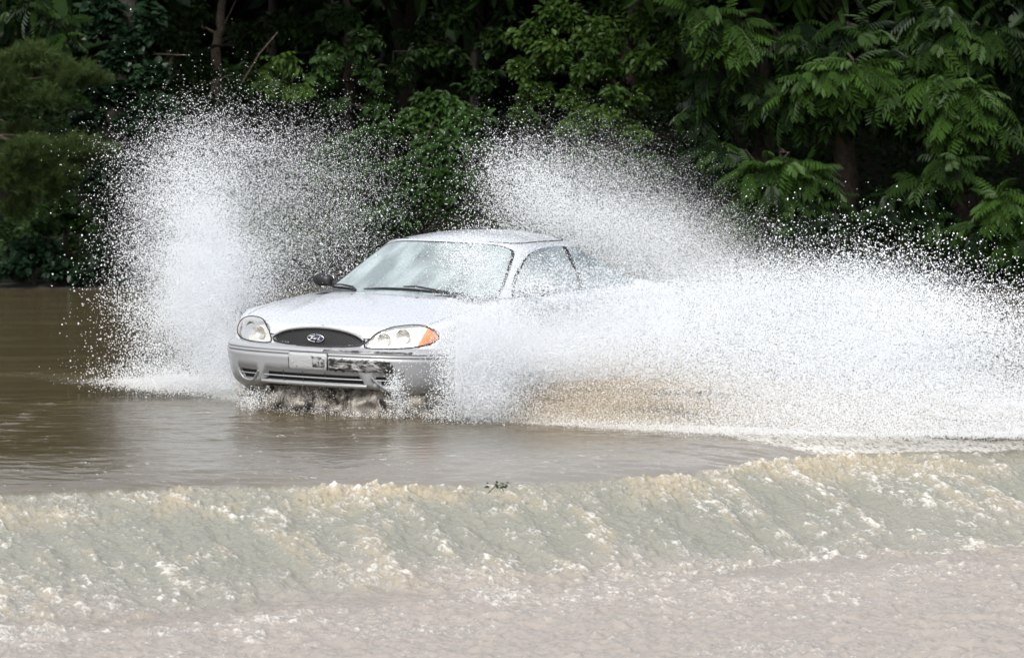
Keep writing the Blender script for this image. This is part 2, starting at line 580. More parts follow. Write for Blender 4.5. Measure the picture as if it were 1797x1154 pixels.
def clump(mb, r, c, rad, n, tmpls, size, tone0=0.5, tvar=0.22, hang=0.35, sub=6):
    """a bough: a few sub-clusters, leaves pointing out and a little down, faces to the sky"""
    c, rad = np.asarray(c, float), np.asarray(rad, float)
    sd_, so = in_ball(r, sub, 0.3)
    per = max(1, n // sub)
    for k in range(sub):
        cc_ = c + so[k] * rad * 0.8
        sr = rad * r.uniform(0.32, 0.6)
        tn = tone0 + r.normal(0, 0.14)
        for tm in tmpls:
            m_ = max(1, per // len(tmpls))
            d, o = in_ball(r, m_, 0.35)
            pos = cc_ + o * sr
            tip = norm(d * [1, 1, 0.5] + r.normal(0, 0.45, (m_, 3)) + [0, -0.15, -hang])
            up = norm(np.array([0, -0.35, 1.0]) + 0.35 * d + r.normal(0, 0.3, (m_, 3)))
            scatter(mb, tm, pos, tip, up, size * r.uniform(0.65, 1.25, m_), np.clip(tn + r.normal(0, tvar, m_), 0, 1))


def limb(mb, r, a, b, r0, r1, sag=0.0, n=7, wob=0.05):
    a, b = np.asarray(a, float), np.asarray(b, float)
    t = np.linspace(0, 1, n)[:, None]
    p = a + (b - a) * t
    L = np.linalg.norm(b - a)
    w_ = r.normal(0, wob * L, (n, 3)) * np.sin(math.pi * t)
    p = p + w_ + np.array([0, 0, sag]) * L * np.sin(math.pi * t)
    mb.tube(p, r0 + (r1 - r0) * t[:, 0] ** 0.8, 7)


def upper_crown(mb, r, x, y, z0, z1, rad, n, tmpls, size, tone=0.4):
    """the rest of the crown, above the picture: it shades the bank and shows in the water"""
    k = max(3, n // 160)
    for i in range(k):
        a = r.uniform(0, 2 * math.pi)
        q = rad * math.sqrt(r.random())
        zz = z0 + (z1 - z0) * r.random()
        f = 1 - 0.5 * abs((zz - z0) / (z1 - z0) - 0.35)
        clump(mb, r, (x + q * f * math.cos(a), y + q * f * math.sin(a) * 0.8, zz), (rad * 0.42, rad * 0.42, 0.9), n // k, tmpls, size, tone, sub=5)


LEAF_SCALE, LEAF_COUNT = 0.68, 2.0


def tree(name, label, base, top, r0, clumps, leaf, tmpls, size, bark, seed, trunk_pts=None, up=None, group=None, parts=('crown', 'trunk'), hang=0.35, limbs=True, cat='tree'):
    r = np.random.default_rng(seed)
    base = np.asarray(base, float)
    root = empty(name, base)
    tag(root, label, cat, group)
    tk, cr = MB(), MB()
    pts_ = [base - base, np.asarray(top, float) - base] if trunk_pts is None else [np.asarray(p, float) - base for p in trunk_pts]
    pts_[0] = pts_[0] - [0, 0, 0.3]
    pp = []
    for a, b in zip(pts_[:-1], pts_[1:]):
        for t in np.linspace(0, 1, 7)[:-1]:
            pp.append(a + (b - a) * t + r.normal(0, r0 * 0.25, 3) * [1, 1, 0])
    pp.append(pts_[-1])
    pp = np.array(pp)
    rr = r0 * (1.0 - 0.6 * np.linspace(0, 1, len(pp)))
    rr[0] *= 1.35
    tk.tube(pp, rr, 10)
    for c in clumps:
        pos, rad, n_ = c[0], c[1], c[2]
        tone = c[3] if len(c) > 3 else 0.5
        if leaf == 'leaf_frond':
            tone = (tone - 0.5) * 1.5 + 0.42  # clump tones pushed apart: lit sprays and shaded gaps painted into the leaf colour
        pos = np.asarray(pos, float) - base
        clump(cr, r, pos, rad, int(n_ * LEAF_COUNT), tmpls, size * LEAF_SCALE, tone, hang=hang, sub=c[4] if len(c) > 4 else 6)
        if limbs:
            k = int(np.argmin(np.abs(pp[:, 2] - (pos[2] - 0.35 * abs(pos[0] - pp[0][0])))))
            limb(tk, r, pp[k], pos, max(0.012, rr[k] * 0.45), 0.006, 0.05)
    if up:
        upper_crown(cr, r, up[0] - base[0], up[1] - base[1], up[2] - base[2], up[3] - base[2], up[4], up[5], tmpls, size * 1.9, up[6] if len(up) > 6 else 0.45)
    tk.build(parts[1], MAT[bark], root)
    cr.build(parts[0], MAT[leaf], root, smooth=False, tones=True)
    return root


def C(px, py, Y, w, h, n, tone=0.5, depth=None, sub=6):
    """a bough seen at (px, py), w x h photo pixels across its half axes, at distance Y"""
    s = Y / F_PX
    return (P(px, py, Y), (w * s, depth or max(0.25, w * s * 0.7), h * s), n, tone, sub)


def gz(x, y):
    return float(bank_z(np.array(x), np.array(y)))


def G_(px, Y):
    x = (px - CX) / F_PX * Y
    return np.array([x, Y, gz(x, Y)])


# ---- white pine on the left: soft needle tufts on level boughs
def pine():
    r = np.random.default_rng(51)
    base = G_(-330, 43.8)
    root = empty('pine_tree', base)
    tag(root, 'white pine with soft needle boughs reaching in at the left edge', 'tree')
    tk, nd = MB(), MB()
    tk.tube(np.array([(0, 0, -0.4), (0.05, 0, 3), (0.1, 0, 6), (0.1, 0, 10)]), [0.2, 0.17, 0.12, 0.05], 10)
    boughs = []
    for px, py, Y, w, h, n_ in ((60, 100, 42.4, 62, 34, 250), (130, 128, 42.3, 52, 32, 230), (20, 130, 42.4, 50, 55, 260), (178, 138, 42.4, 24, 12, 50), (85, 165, 42.3, 55, 22, 130), (5, 175, 42.5, 22, 30, 80),
                                (60, 262, 42.2, 68, 32, 300), (140, 258, 42.2, 55, 30, 250), (20, 300, 42.4, 55, 45, 260), (190, 262, 42.3, 24, 13, 60), (75, 325, 42.4, 55, 28, 180), (110, 300, 42.2, 40, 24, 120), (30, 360, 42.6, 40, 26, 120), (35, 225, 42.8, 40, 18, 90)):
        boughs.append((P(px, py, Y), w * Y / F_PX, h * Y / F_PX, n_))
    for z in np.arange(3.6, 6.6, 0.7):
        for k in range(4):
            a = r.uniform(0, 6.28)
            q = r.uniform(0.4, 2.2) * (1 - z / 13)
            boughs.append((base + [q * math.cos(a) * 1.3, q * math.sin(a), z], 0.6, 0.25, 60))
    for c, w, h, n_ in boughs:
        c = np.asarray(c) - base
        d, o = in_ball(r, n_, 0.3)
        pos = c + o * [w * 1.05, max(0.3, w * 0.8), h]
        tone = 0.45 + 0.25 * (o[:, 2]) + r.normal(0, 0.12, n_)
        for i in range(n_):
            ax = norm(np.array([0.35, -0.35, 0.35]) + 0.5 * d[i] * [1, 1, 0.6] + r.normal(0, 0.2, 3))
            m_ = 46
            dd = norm(ax + r.normal(0, 0.42, (m_, 3)))
            L = r.uniform(0.075, 0.125, m_)[:, None]
            b0 = pos[i] - ax * r.uniform(0, 0.10, m_)[:, None]
            sd2 = norm(np.cross(dd, r.normal(0, 1, (m_, 3)))) * 0.0021
            V = np.stack([b0 - sd2, b0 + sd2, b0 + dd * L - [0, 0, 0.012]], 1)
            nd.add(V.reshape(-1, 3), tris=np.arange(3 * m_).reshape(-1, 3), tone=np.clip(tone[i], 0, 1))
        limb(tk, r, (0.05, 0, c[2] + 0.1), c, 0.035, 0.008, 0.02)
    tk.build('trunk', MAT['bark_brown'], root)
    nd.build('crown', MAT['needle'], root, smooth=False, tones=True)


pine()

# ---- vine-hung tree beside the pine
tree('vine_covered_tree', 'dark tree smothered in round-leaved vine between the pine and the bare trunk', G_(215, 44.2), None, 0.17,
     [C(170, 40, 43.8, 60, 50, 420, 0.45), C(225, 90, 43.6, 50, 45, 420, 0.45), C(255, 40, 43.7, 30, 45, 260, 0.6), C(200, 160, 43.5, 50, 40, 380, 0.4), C(262, 130, 43.4, 28, 40, 240, 0.55),
      C(280, 185, 43.3, 34, 36, 300, 0.6), C(235, 215, 43.3, 50, 36, 360, 0.4), C(150, 205, 43.4, 40, 22, 220, 0.55), C(190, 330, 43.2, 55, 60, 480, 0.45), C(235, 300, 43.2, 50, 50, 360, 0.35)],
     'leaf_vine', ROUND, 0.15, 'bark_dark', 101, trunk_pts=[G_(215, 44.2), P(220, 100, 44.2), P(235, -350, 44.2)], up=(P(215, 0, 44.4)[0], 44.6, 3.6, 6.0, 1.5, 2200))
tree('hanging_branch_tree', 'tree trailing light feathery sprays above the pine at the top left corner', G_(-130, 45.0), None, 0.14,
     [C(95, 30, 42.9, 34, 30, 30, 0.4), C(60, 5, 42.9, 40, 22, 26, 0.35), C(115, 70, 42.8, 14, 20, 14, 0.45), C(20, 20, 43.2, 24, 22, 18, 0.3)],
     'leaf_frond', FROND, 0.36, 'bark_brown', 102, trunk_pts=[G_(-130, 45.0), P(-60, -60, 45.0), P(80, -500, 45.0)], up=(P(60, 0, 45)[0], 45.2, 3.8, 6.0, 1.6, 320), hang=0.7)
# ---- low growth on the water's edge at the left
for i, (px, py, Y, w, h, n_, tone, lab) in enumerate((
        (60, 440, 43.0, 80, 70, 620, 0.35, 'dark leafy shrub overhanging the water below the pine'),
        (185, 430, 43.0, 70, 80, 620, 0.42, 'round-leaved shrub on the bank left of the tall spray plume'),
        (115, 375, 43.3, 60, 45, 360, 0.5, 'dim vine tangle between the lower pine bough and the waterside shrubs'))):
    tree('waterside_shrub', lab, G_(px, Y), P(px, py, Y), 0.04, [C(px, py, Y, w * 0.7, h * 0.6, n_ // 2, tone), C(px - w * 0.5, py + h * 0.45, Y - 0.15, w * 0.5, h * 0.4, n_ // 4, tone - 0.1), C(px + w * 0.5, py + h * 0.4, Y - 0.1, w * 0.5, h * 0.5, n_ // 4, tone)],
         'leaf_vine' if i != 2 else 'leaf_mid', ROUND, 0.125, 'bark_dark', 120 + i, parts=('foliage', 'stem'), group='shrubs along the flooded bank', cat='shrub')

# ---- bare slender trunk and its thin side stems
t0 = tree('slender_tree', 'slender pale bare trunk rising behind the left spray plume', G_(372, 47.5), None, 0.075,
          [C(420, 60, 47.8, 40, 40, 60, 0.3), C(340, 50, 48, 40, 40, 60, 0.3)], 'leaf_dark', OVAL, 0.13, 'bark_pale', 103,
          trunk_pts=[G_(372, 47.5), P(378, 95, 47.5), P(388, 30, 47.5), P(390, -30, 47.5), P(410, -600, 47.6)], up=(P(400, 0, 47.6)[0], 47.8, 4.2, 6.0, 1.8, 1700))
tree('vine_hung_trunk', 'tall brown trunk with leafy vines hanging down it, left of the shrub mound', G_(612, 46.2), None, 0.075,
     [C(575, 95, 45.6, 32, 38, 120, 0.6), C(635, 70, 45.7, 34, 34, 110, 0.5), C(560, 140, 45.6, 36, 22, 90, 0.55), C(650, 130, 45.7, 26, 26, 70, 0.5), C(600, 30, 45.8, 40, 20, 80, 0.4), C(660, 190, 45.7, 30, 16, 60, 0.4), C(585, 180, 45.6, 28, 14, 60, 0.45)],
     'leaf_mid', OVAL + COMPOUND[:1], 0.17, 'bark_brown', 104, trunk_pts=[G_(612, 46.2), P(612, 150, 46.2), P(610, 60, 46.2), P(612, -30, 46.2), P(600, -600, 46.2)], up=(P(610, 0, 46.2)[0], 46.6, 4.0, 6.0, 1.9, 1900))
tree('forked_tree', 'dark forked trunk standing in shade behind the shrub mound', G_(712, 49.0), None, 0.13,
     [C(690, 60, 50, 70, 50, 160, 0.3), C(790, 40, 50, 80, 50, 200, 0.35), C(760, 120, 50, 60, 40, 150, 0.3)], 'leaf_mid', OVAL, 0.16, 'bark_dark', 105,
     trunk_pts=[G_(712, 49.0), P(712, 70, 49.0), P(735, -20, 49.0), P(760, -600, 49.0)], up=(P(730, 0, 49)[0], 49.4, 4.2, 6.0, 2.2, 2200))
# fork limb belongs to the tree
fk = MB()
b_ = np.array(bpy.data.objects['forked_tree'].location)
limb(fk, np.random.default_rng(5), P(710, 70, 49) - b_, P(668, -40, 49.0) - b_, 0.10, 0.08, 0, 8, 0.02)
fk.build('limb', MAT['bark_dark'], bpy.data.objects['forked_tree'])
tree('shade_tree', 'dim green tree filling the gap between the forked trunk and the broadleaf tree', G_(830, 47.4), None, 0.08,
     [C(800, 30, 47.2, 60, 34, 150, 0.6), C(860, 70, 47.2, 50, 40, 150, 0.5), C(780, 100, 47.3, 60, 34, 150, 0.55), C(840, 140, 47.2, 60, 30, 130, 0.45), C(740, 60, 47.6, 50, 34, 110, 0.5), C(880, 20, 47.4, 40, 30, 90, 0.5)],
     'leaf_mid', OVAL + SLIM[:1], 0.15, 'bark_dark', 118, trunk_pts=[G_(830, 47.4), P(835, 60, 47.4), P(840, -500, 47.4)], up=(P(830, 0, 47.4)[0], 47.6, 4.0, 6.0, 1.8, 1200))
tree('shade_tree', 'dim leafy tree in shade between the vine-covered tree and the pale bare trunk', G_(310, 47.0), None, 0.06,
     [C(300, 40, 46.8, 40, 40, 90, 0.35), C(330, 90, 46.8, 44, 30, 90, 0.35), C(300, 140, 46.6, 44, 34, 110, 0.4), C(345, 20, 46.9, 30, 30, 60, 0.35), C(440, 60, 47.2, 50, 50, 120, 0.4), C(520, 40, 47.2, 50, 50, 130, 0.45), C(450, 150, 46.6, 50, 30, 120, 0.4)],
     'leaf_mid', OVAL, 0.14, 'bark_dark', 119, trunk_pts=[G_(310, 47.0), P(312, 60, 47.0), P(315, -500, 47.0)], up=(P(310, 0, 47)[0], 47.2, 4.0, 6.0, 1.6, 900))
# ---- saplings
tree('sapling', 'bright young sapling with spreading leaflets left of the vine-hung trunk', G_(490, 45.2), P(495, 100, 45.2), 0.018,
     [C(490, 105, 45.1, 24, 14, 26, 0.85, sub=3), C(470, 145, 45.1, 26, 14, 22, 0.75, sub=3), C(512, 150, 45.1, 20, 18, 26, 0.8, sub=3)], 'leaf_light', COMPOUND, 0.30, 'bark_brown', 106, cat='sapling')
tree('sapling', 'dim sapling with scattered small leaves at the foot of the pale bare trunk', G_(400, 46.2), P(395, 150, 46.2), 0.02,
     [C(350, 120, 46.2, 40, 24, 90, 0.35), C(420, 150, 46.1, 44, 26, 110, 0.4), C(380, 190, 46.0, 50, 24, 120, 0.45), C(330, 170, 46, 34, 24, 80, 0.45)], 'leaf_mid', OVAL, 0.13, 'bark_brown', 107, cat='sapling')
tree('sapling', 'thin sapling beside the forked trunk with leaves hanging at mid height', G_(690, 46.6), P(690, 90, 46.6), 0.02,
     [C(705, 130, 46.6, 30, 40, 100, 0.5), C(680, 165, 46.5, 34, 26, 90, 0.4), C(725, 95, 46.6, 24, 26, 50, 0.45)], 'leaf_mid', SLIM + COMPOUND[:1], 0.16, 'bark_brown', 108, cat='sapling')
# ---- shrub mound behind the car
tree('shrub_mound', 'broad bright green shrub mound draped in vines above the car roof', G_(745, 43.6), P(745, 260, 43.6), 0.06,
     [C(770, 190, 44.0, 70, 34, 420, 0.6), C(830, 215, 43.8, 50, 40, 380, 0.5), C(720, 215, 43.9, 60, 30, 360, 0.65), C(660, 240, 43.6, 60, 26, 380, 0.65), C(600, 262, 43.6, 56, 24, 300, 0.55),
      C(760, 260, 43.3, 80, 34, 460, 0.6), C(850, 270, 43.5, 44, 36, 300, 0.45), C(790, 310, 43.1, 60, 30, 340, 0.65), C(710, 300, 43.2, 60, 28, 320, 0.55), C(740, 345, 43.0, 70, 26, 320, 0.5), C(630, 310, 43.3, 70, 30, 300, 0.4),
      C(830, 350, 43.2, 60, 30, 260, 0.35), C(700, 385, 43.1, 90, 26, 300, 0.4), C(560, 300, 43.5, 50, 30, 220, 0.4)],
     'leaf_shrub', OVAL + SLIM[:1], 0.15, 'bark_brown', 109, parts=('foliage', 'stem'), cat='shrub')
# ---- bright broadleaf tree right of the mound
tree('broadleaf_tree', 'light green broadleaf tree leaning out right of the shrub mound', G_(1090, 45.5), None, 0.15,
     [C(930, 60, 44.6, 46, 34, 300, 0.6), C(985, 30, 44.6, 60, 34, 360, 0.6), C(1060, 45, 44.4, 66, 40, 420, 0.6), C(1130, 30, 44.5, 60, 40, 380, 0.5), C(920, 110, 44.6, 40, 34, 260, 0.65), C(980, 100, 44.4, 56, 36, 380, 0.65),
      C(1050, 115, 44.2, 62, 34, 420, 0.55), C(1130, 105, 44.2, 60, 34, 400, 0.65), C(1180, 70, 44.4, 40, 34, 260, 0.5), C(940, 165, 44.6, 40, 30, 260, 0.6), C(1010, 180, 44.4, 54, 30, 330, 0.5), C(1090, 170, 44.1, 60, 28, 360, 0.6),
      C(1040, 200, 44.0, 50, 22, 280, 0.8), C(1010, 225, 44.0, 40, 20, 220, 0.7), C(1100, 225, 44.1, 60, 26, 300, 0.45), C(920, 215, 44.5, 40, 26, 220, 0.45), C(1150, 150, 44.4, 50, 26, 280, 0.5)],
     'leaf_light', OVAL, 0.13, 'bark_brown', 110, trunk_pts=[G_(1090, 45.5), P(1100, 100, 45.5), P(1120, -40, 45.5), P(1130, -600, 45.4)], up=(P(1080, 0, 45)[0], 45.0, 3.7, 6.0, 2.3, 2800, 0.55))
tree('understory_shrub', 'dim shrub below the light green broadleaf tree, behind the rear spray', G_(1060, 43.6), P(1060, 330, 43.6), 0.04,
     [C(960, 300, 43.8, 60, 50, 300, 0.4), C(1040, 290, 43.6, 70, 40, 340, 0.45), C(1120, 300, 43.6, 70, 44, 340, 0.35), C(1000, 370, 43.4, 90, 40, 300, 0.3), C(1150, 370, 43.4, 80, 44, 300, 0.3)],
     'leaf_mid', OVAL, 0.13, 'bark_dark', 111, parts=('foliage', 'stem'), cat='shrub')
# ---- trees with long drooping compound leaves on the right
tree('feather_leaved_tree', 'feather-leaved tree with drooping sprays at the upper middle right', G_(1330, 45.8), None, 0.15,
     [C(1270, 35, 43.6, 60, 30, 60, 0.6), C(1230, 20, 43.6, 36, 24, 30, 0.6), C(1300, 60, 43.5, 36, 20, 30, 0.7), C(1280, 130, 43.9, 60, 34, 60, 0.3), C(1360, 160, 43.8, 50, 30, 50, 0.35), C(1400, 60, 44.2, 50, 34, 50, 0.35), C(1240, 190, 44.2, 50, 34, 46, 0.25)],
     'leaf_frond', FROND, 0.55, 'bark_brown', 112, trunk_pts=[G_(1330, 45.8), P(1335, 60, 45.8), P(1340, -600, 45.8)], up=(P(1330, 0, 45)[0], 45.2, 3.8, 6.0, 2.0, 420), hang=0.7)
tree('feather_leaved_tree', 'feather-leaved tree whose brightest sprays arch over the middle of the right bank', G_(1480, 45.2), None, 0.15,
     [C(1440, 130, 43.1, 52, 22, 56, 0.75), C(1500, 115, 43.1, 54, 22, 56, 0.7), C(1555, 150, 43.2, 50, 24, 54, 0.55), C(1400, 165, 43.4, 34, 22, 30, 0.55), C(1480, 180, 43.5, 50, 24, 44, 0.4), C(1520, 50, 43.9, 70, 36, 60, 0.35), C(1600, 190, 43.5, 50, 24, 44, 0.35)],
     'leaf_frond', FROND, 0.55, 'bark_brown', 113, trunk_pts=[G_(1480, 45.2), P(1470, 60, 45.2), P(1480, -600, 45.2)], up=(P(1480, 0, 45)[0], 44.9, 3.8, 6.0, 2.0, 420), hang=0.7)
tree('feather_leaved_tree', 'feather-leaved tree hanging over the right edge of the bank', G_(1690, 45.0), None, 0.15,
     [C(1660, 80, 43.2, 50, 24, 50, 0.5), C(1720, 60, 43.2, 50, 34, 54, 0.45), C(1650, 150, 43.0, 44, 26, 50, 0.7), C(1700, 150, 42.9, 44, 30, 54, 0.75), C(1680, 205, 42.9, 44, 28, 54, 0.7), C(1745, 200, 43.0, 36, 34, 44, 0.55), C(1640, 20, 43.4, 60, 24, 50, 0.45), C(1770, 120, 43.5, 40, 40, 44, 0.35), C(1600, 110, 43.5, 40, 26, 40, 0.4)],
     'leaf_frond', FROND, 0.55, 'bark_brown', 114, trunk_pts=[G_(1690, 45.0), P(1700, 60, 45.0), P(1690, -600, 45.0)], up=(P(1690, 0, 45)[0], 44.9, 3.7, 6.0, 2.0, 420), hang=0.7)
tree('feather_leaved_sapling', 'low feather-leaved sapling with a bright top, just above the right spray', G_(1370, 43.6), P(1370, 260, 43.6), 0.04,
     [C(1380, 285, 42.9, 40, 18, 40, 0.75), C(1330, 300, 42.9, 44, 22, 44, 0.6), C(1420, 310, 42.9, 46, 22, 46, 0.55), C(1370, 340, 42.8, 70, 24, 56, 0.45), C(1450, 365, 42.8, 60, 26, 50, 0.4), C(1300, 370, 42.9, 50, 26, 44, 0.4), C(1380, 400, 42.8, 80, 24, 50, 0.35), C(1250, 260, 43.3, 36, 24, 34, 0.35)],
     'leaf_frond', FROND, 0.52, 'bark_brown', 115, hang=0.7, cat='sapling')
tree('feather_leaved_sapling', 'low feather-leaved sapling at the right edge with yellow-green sprays', G_(1700, 43.4), P(1700, 280, 43.4), 0.04,
     [C(1660, 275, 42.8, 40, 24, 44, 0.5), C(1620, 320, 42.9, 44, 26, 44, 0.35), C(1760, 345, 42.7, 40, 30, 50, 0.7), C(1720, 390, 42.7, 50, 26, 50, 0.5), C(1770, 420, 42.6, 40, 26, 40, 0.5), C(1640, 380, 42.9, 50, 30, 44, 0.35), C(1560, 360, 43.0, 40, 30, 36, 0.3)],
     'leaf_frond', FROND, 0.52, 'bark_brown', 116, hang=0.7, cat='sapling')
for i, (px, py, Y, lab) in enumerate(((1480, 440, 43.0, 'shadowed shrub at the water line behind the right spray crest'), (1680, 460, 42.9, 'dark green shrub at the water line near the right edge'),
                                      (1290, 430, 43.1, 'dim low shrub at the water line behind the rear spray'), (900, 420, 43.0, 'dark shrub at the water line hidden behind the car roof'), (420, 430, 43.1, 'dark shrub at the water line behind the left spray plume'), (610, 430, 43.1, 'dark shrub at the water line beyond the hood'))):
    tree('bank_shrub', lab, G_(px, Y), P(px, py, Y), 0.04, [C(px, py - 10, Y, 80, 40, 320, 0.3), C(px - 70, py + 30, Y, 60, 36, 200, 0.25), C(px + 70, py + 25, Y, 60, 36, 200, 0.3)], 'leaf_mid', OVAL, 0.13, 'bark_dark', 140 + i, parts=('foliage', 'stem'), group='shrubs along the flooded bank', cat='shrub')
# ---- growth just outside the picture on both sides
for i, (px, Y, lab) in enumerate(((2010, 44.6, 'feather-leaved tree on the bank just past the right edge of the picture'), (2330, 44.8, 'feather-leaved tree well past the right edge of the picture'))):
    r = np.random.default_rng(500 + i)
    tree('feather_leaved_tree', lab, G_(px, Y), None, 0.15, [C(px + r.uniform(-150, 150), r.uniform(-20, 420), Y - 1.4 + r.uniform(-0.5, 0.5), 60, 30, 60, r.uniform(0.3, 0.7)) for k in range(14)],
         'leaf_frond', FROND, 0.55, 'bark_brown', 510 + i, trunk_pts=[G_(px, Y), P(px + 10, 60, Y), P(px, -600, Y)], up=(P(px, 0, Y)[0], Y, 3.8, 6.0, 2.0, 420), hang=0.7)
for i, (px, Y, lab) in enumerate(((-420, 45.5, 'broad leafy tree on the bank past the left edge of the picture, beyond the pine'), (-760, 45.5, 'broad leafy tree well past the left edge of the picture'))):
    r = np.random.default_rng(520 + i)
    tree('leafy_tree', lab, G_(px, Y), None, 0.15, [C(px + r.uniform(-170, 170), r.uniform(-20, 470), Y - 1.2 + r.uniform(-0.5, 0.5), 75, 45, 260, r.uniform(0.3, 0.6)) for k in range(14)],
         'leaf_mid', OVAL, 0.14, 'bark_dark', 530 + i, trunk_pts=[G_(px, Y), P(px + 10, 60, Y), P(px, -600, Y)], up=(P(px, 0, Y)[0], Y, 3.8, 6.0, 2.0, 1600))
# ---- dim trees deeper in the wood: whole trees, each with its own trunk and crown
for i, (px, Y, lab) in enumerate(((-110, 50, 'dim tree deep in shade behind the pine'), (290, 52, 'dim tree behind the vine-covered tree'), (470, 51, 'thin dim tree between the pale trunk and the vine-hung trunk'),
                                  (860, 52, 'dim tree in the gap left of the light green broadleaf tree'), (1000, 51, 'dim tree behind the light green broadleaf tree'), (1230, 50, 'dim tree behind the upper middle right sprays'),
                                  (1420, 50, 'dim tree behind the brightest feather sprays'), (1590, 50, 'dim tree between the two right feather-leaved trees'), (1790, 50, 'dim tree in shade beyond the right edge sprays'))):
    s = Y / F_PX
    r = np.random.default_rng(200 + i)
    cl = []
    for k in range(17):
        cl.append(C(px + r.uniform(-120, 120), r.uniform(-20, 330), Y + r.uniform(-1.2, 1.2), r.uniform(45, 85), r.uniform(25, 45), 210, r.uniform(0.25, 0.65)))
    tree('forest_tree', lab, G_(px, Y), None, 0.11, cl, 'leaf_mid' if i % 2 else 'leaf_dark', OVAL, 0.19, 'bark_dark', 220 + i,
         trunk_pts=[G_(px, Y), P(px + 15, 60, Y), P(px + 10, -700, Y)], up=(P(px, 0, Y)[0], Y, 4.2, 6.0, 2.4, 2400, 0.35), group='dim trees behind the front row', limbs=False)

# ---- the wood beyond: one mass nobody could count
def far_wood():
    r = np.random.default_rng(300)
    m_ = MB()
    N = 26000
    x = r.uniform(-26, 26, N)
    y = r.uniform(54, 62, N)
    z = bank_z(x, y) + 6.5 * r.random(N) ** 0.9
    pos = np.column_stack([x, y, z])
    scatter(m_, OVAL[1], pos, norm(r.normal(0, 1, (N, 3)) + [0, -0.3, -0.5]), norm(r.normal(0, 0.4, (N, 3)) + [0, -0.5, 1]), r.uniform(0.35, 0.75, N), np.clip(r.normal(0.4, 0.25, N), 0, 1))
    tag(m_.build('far_wood', MAT['leaf_dark'], smooth=False, tones=True), 'dark mass of far-off woodland filling the background', 'woodland', kind='stuff')
    # ground cover on the bank
    m_ = MB()
    N = 80000
    x = r.uniform(-14, 14, N)
    y = 43.2 + 8.5 * r.random(N) ** 1.2
    z = bank_z(x, y) + np.abs(r.normal(0, 0.22, N))
    cl = Tile(77, 10, 256, 0.9, 0.9)(x, y)
    z += np.clip(cl, 0, 2) * 0.16
    scatter(m_, OVAL[0], np.column_stack([x, y, z]), norm(r.normal(0, 1, (N, 3)) * [1, 1, 0.4]), norm(r.normal(0, 0.4, (N, 3)) + [0, -0.3, 1]), r.uniform(0.06, 0.13, N), np.clip(0.4 + 0.15 * cl + r.normal(0, 0.2, N), 0, 1))
    tag(m_.build('ground_cover', MAT['leaf_mid'], smooth=False, tones=True), 'low leafy ground cover on the wooded bank', 'ground cover', kind='stuff')


far_wood()

# ---- loose sticks among the trees
for lab, pts_, rad, mt in (('bare stick leaning up to the right beside the bright sapling', [P(425, 145, 45.3), P(455, 95, 45.3), P(487, 57, 45.3)], 0.014, 'bark_pale'),
                           ('thin level dead branch sticking out right of the vine-covered tree', [P(270, 95, 44), P(300, 96, 44), P(328, 97, 44)], 0.013, 'bark_pale'),
                           ('thin pale stem slanting up beside the pale bare trunk', [P(394, 42, 47), P(405, 20, 47), P(418, -8, 47)], 0.012, 'bark_pale'),
                           ('bent bare twig low in front of the pale bare trunk', [P(368, 145, 45.4), P(385, 141, 45.4), P(398, 133, 45.4), P(408, 131, 45.4)], 0.010, 'bark_pale')):
    m_ = MB()
    pts_ = np.array(pts_)
    m_.tube(pts_, np.linspace(rad, rad * 0.5, len(pts_)), 6)
    tag(m_.build('dead_branch', MAT[mt]), lab, 'branch')


# ------------------------------------------------------------------ the car
# local axes: x = to the driver's left (right in the photo), y = backwards from the nose, z = up from the road
def car_paint(name, col, rough=0.28):
    m, n, l, b = new_mat(name)
    b.inputs['Base Color'].default_value = (*col, 1)
    b.inputs['Metallic'].default_value = 0.2
    b.inputs['Roughness'].default_value = rough
    b.inputs['Coat Weight'].default_value = 0.6
    b.inputs['Coat Roughness'].default_value = 0.06
    tc = n.new('ShaderNodeTexCoord')
    nz = n.new('ShaderNodeTexNoise')
    nz.inputs['Scale'].default_value = 55
    nz.inputs['Detail'].default_value = 4
    l.new(tc.outputs['Object'], nz.inputs['Vector'])
    mr = n.new('ShaderNodeMapRange')
    mr.inputs[1].default_value, mr.inputs[2].default_value = 0.35, 0.7
    mr.inputs[3].default_value, mr.inputs[4].default_value = rough - 0.06, rough + 0.14
    l.new(nz.outputs['Fac'], mr.inputs[0])
    l.new(mr.outputs[0], b.inputs['Roughness'])
    # clinging water beads
    vo = n.new('ShaderNodeTexVoronoi')
    vo.inputs['Scale'].default_value = 95
    l.new(tc.outputs['Object'], vo.inputs['Vector'])
    m2 = n.new('ShaderNodeMapRange')
    m2.inputs[1].default_value, m2.inputs[2].default_value = 0.10, 0.32
    m2.inputs[3].default_value, m2.inputs[4].default_value = 1.0, 0.0
    l.new(vo.outputs['Distance'], m2.inputs[0])
    bp = n.new('ShaderNodeBump')
    bp.inputs['Strength'].default_value = 0.008
    bp.inputs['Distance'].default_value = 0.003
    l.new(m2.outputs[0], bp.inputs['Height'])
    l.new(bp.outputs[0], b.inputs['Coat Normal'])
    return m


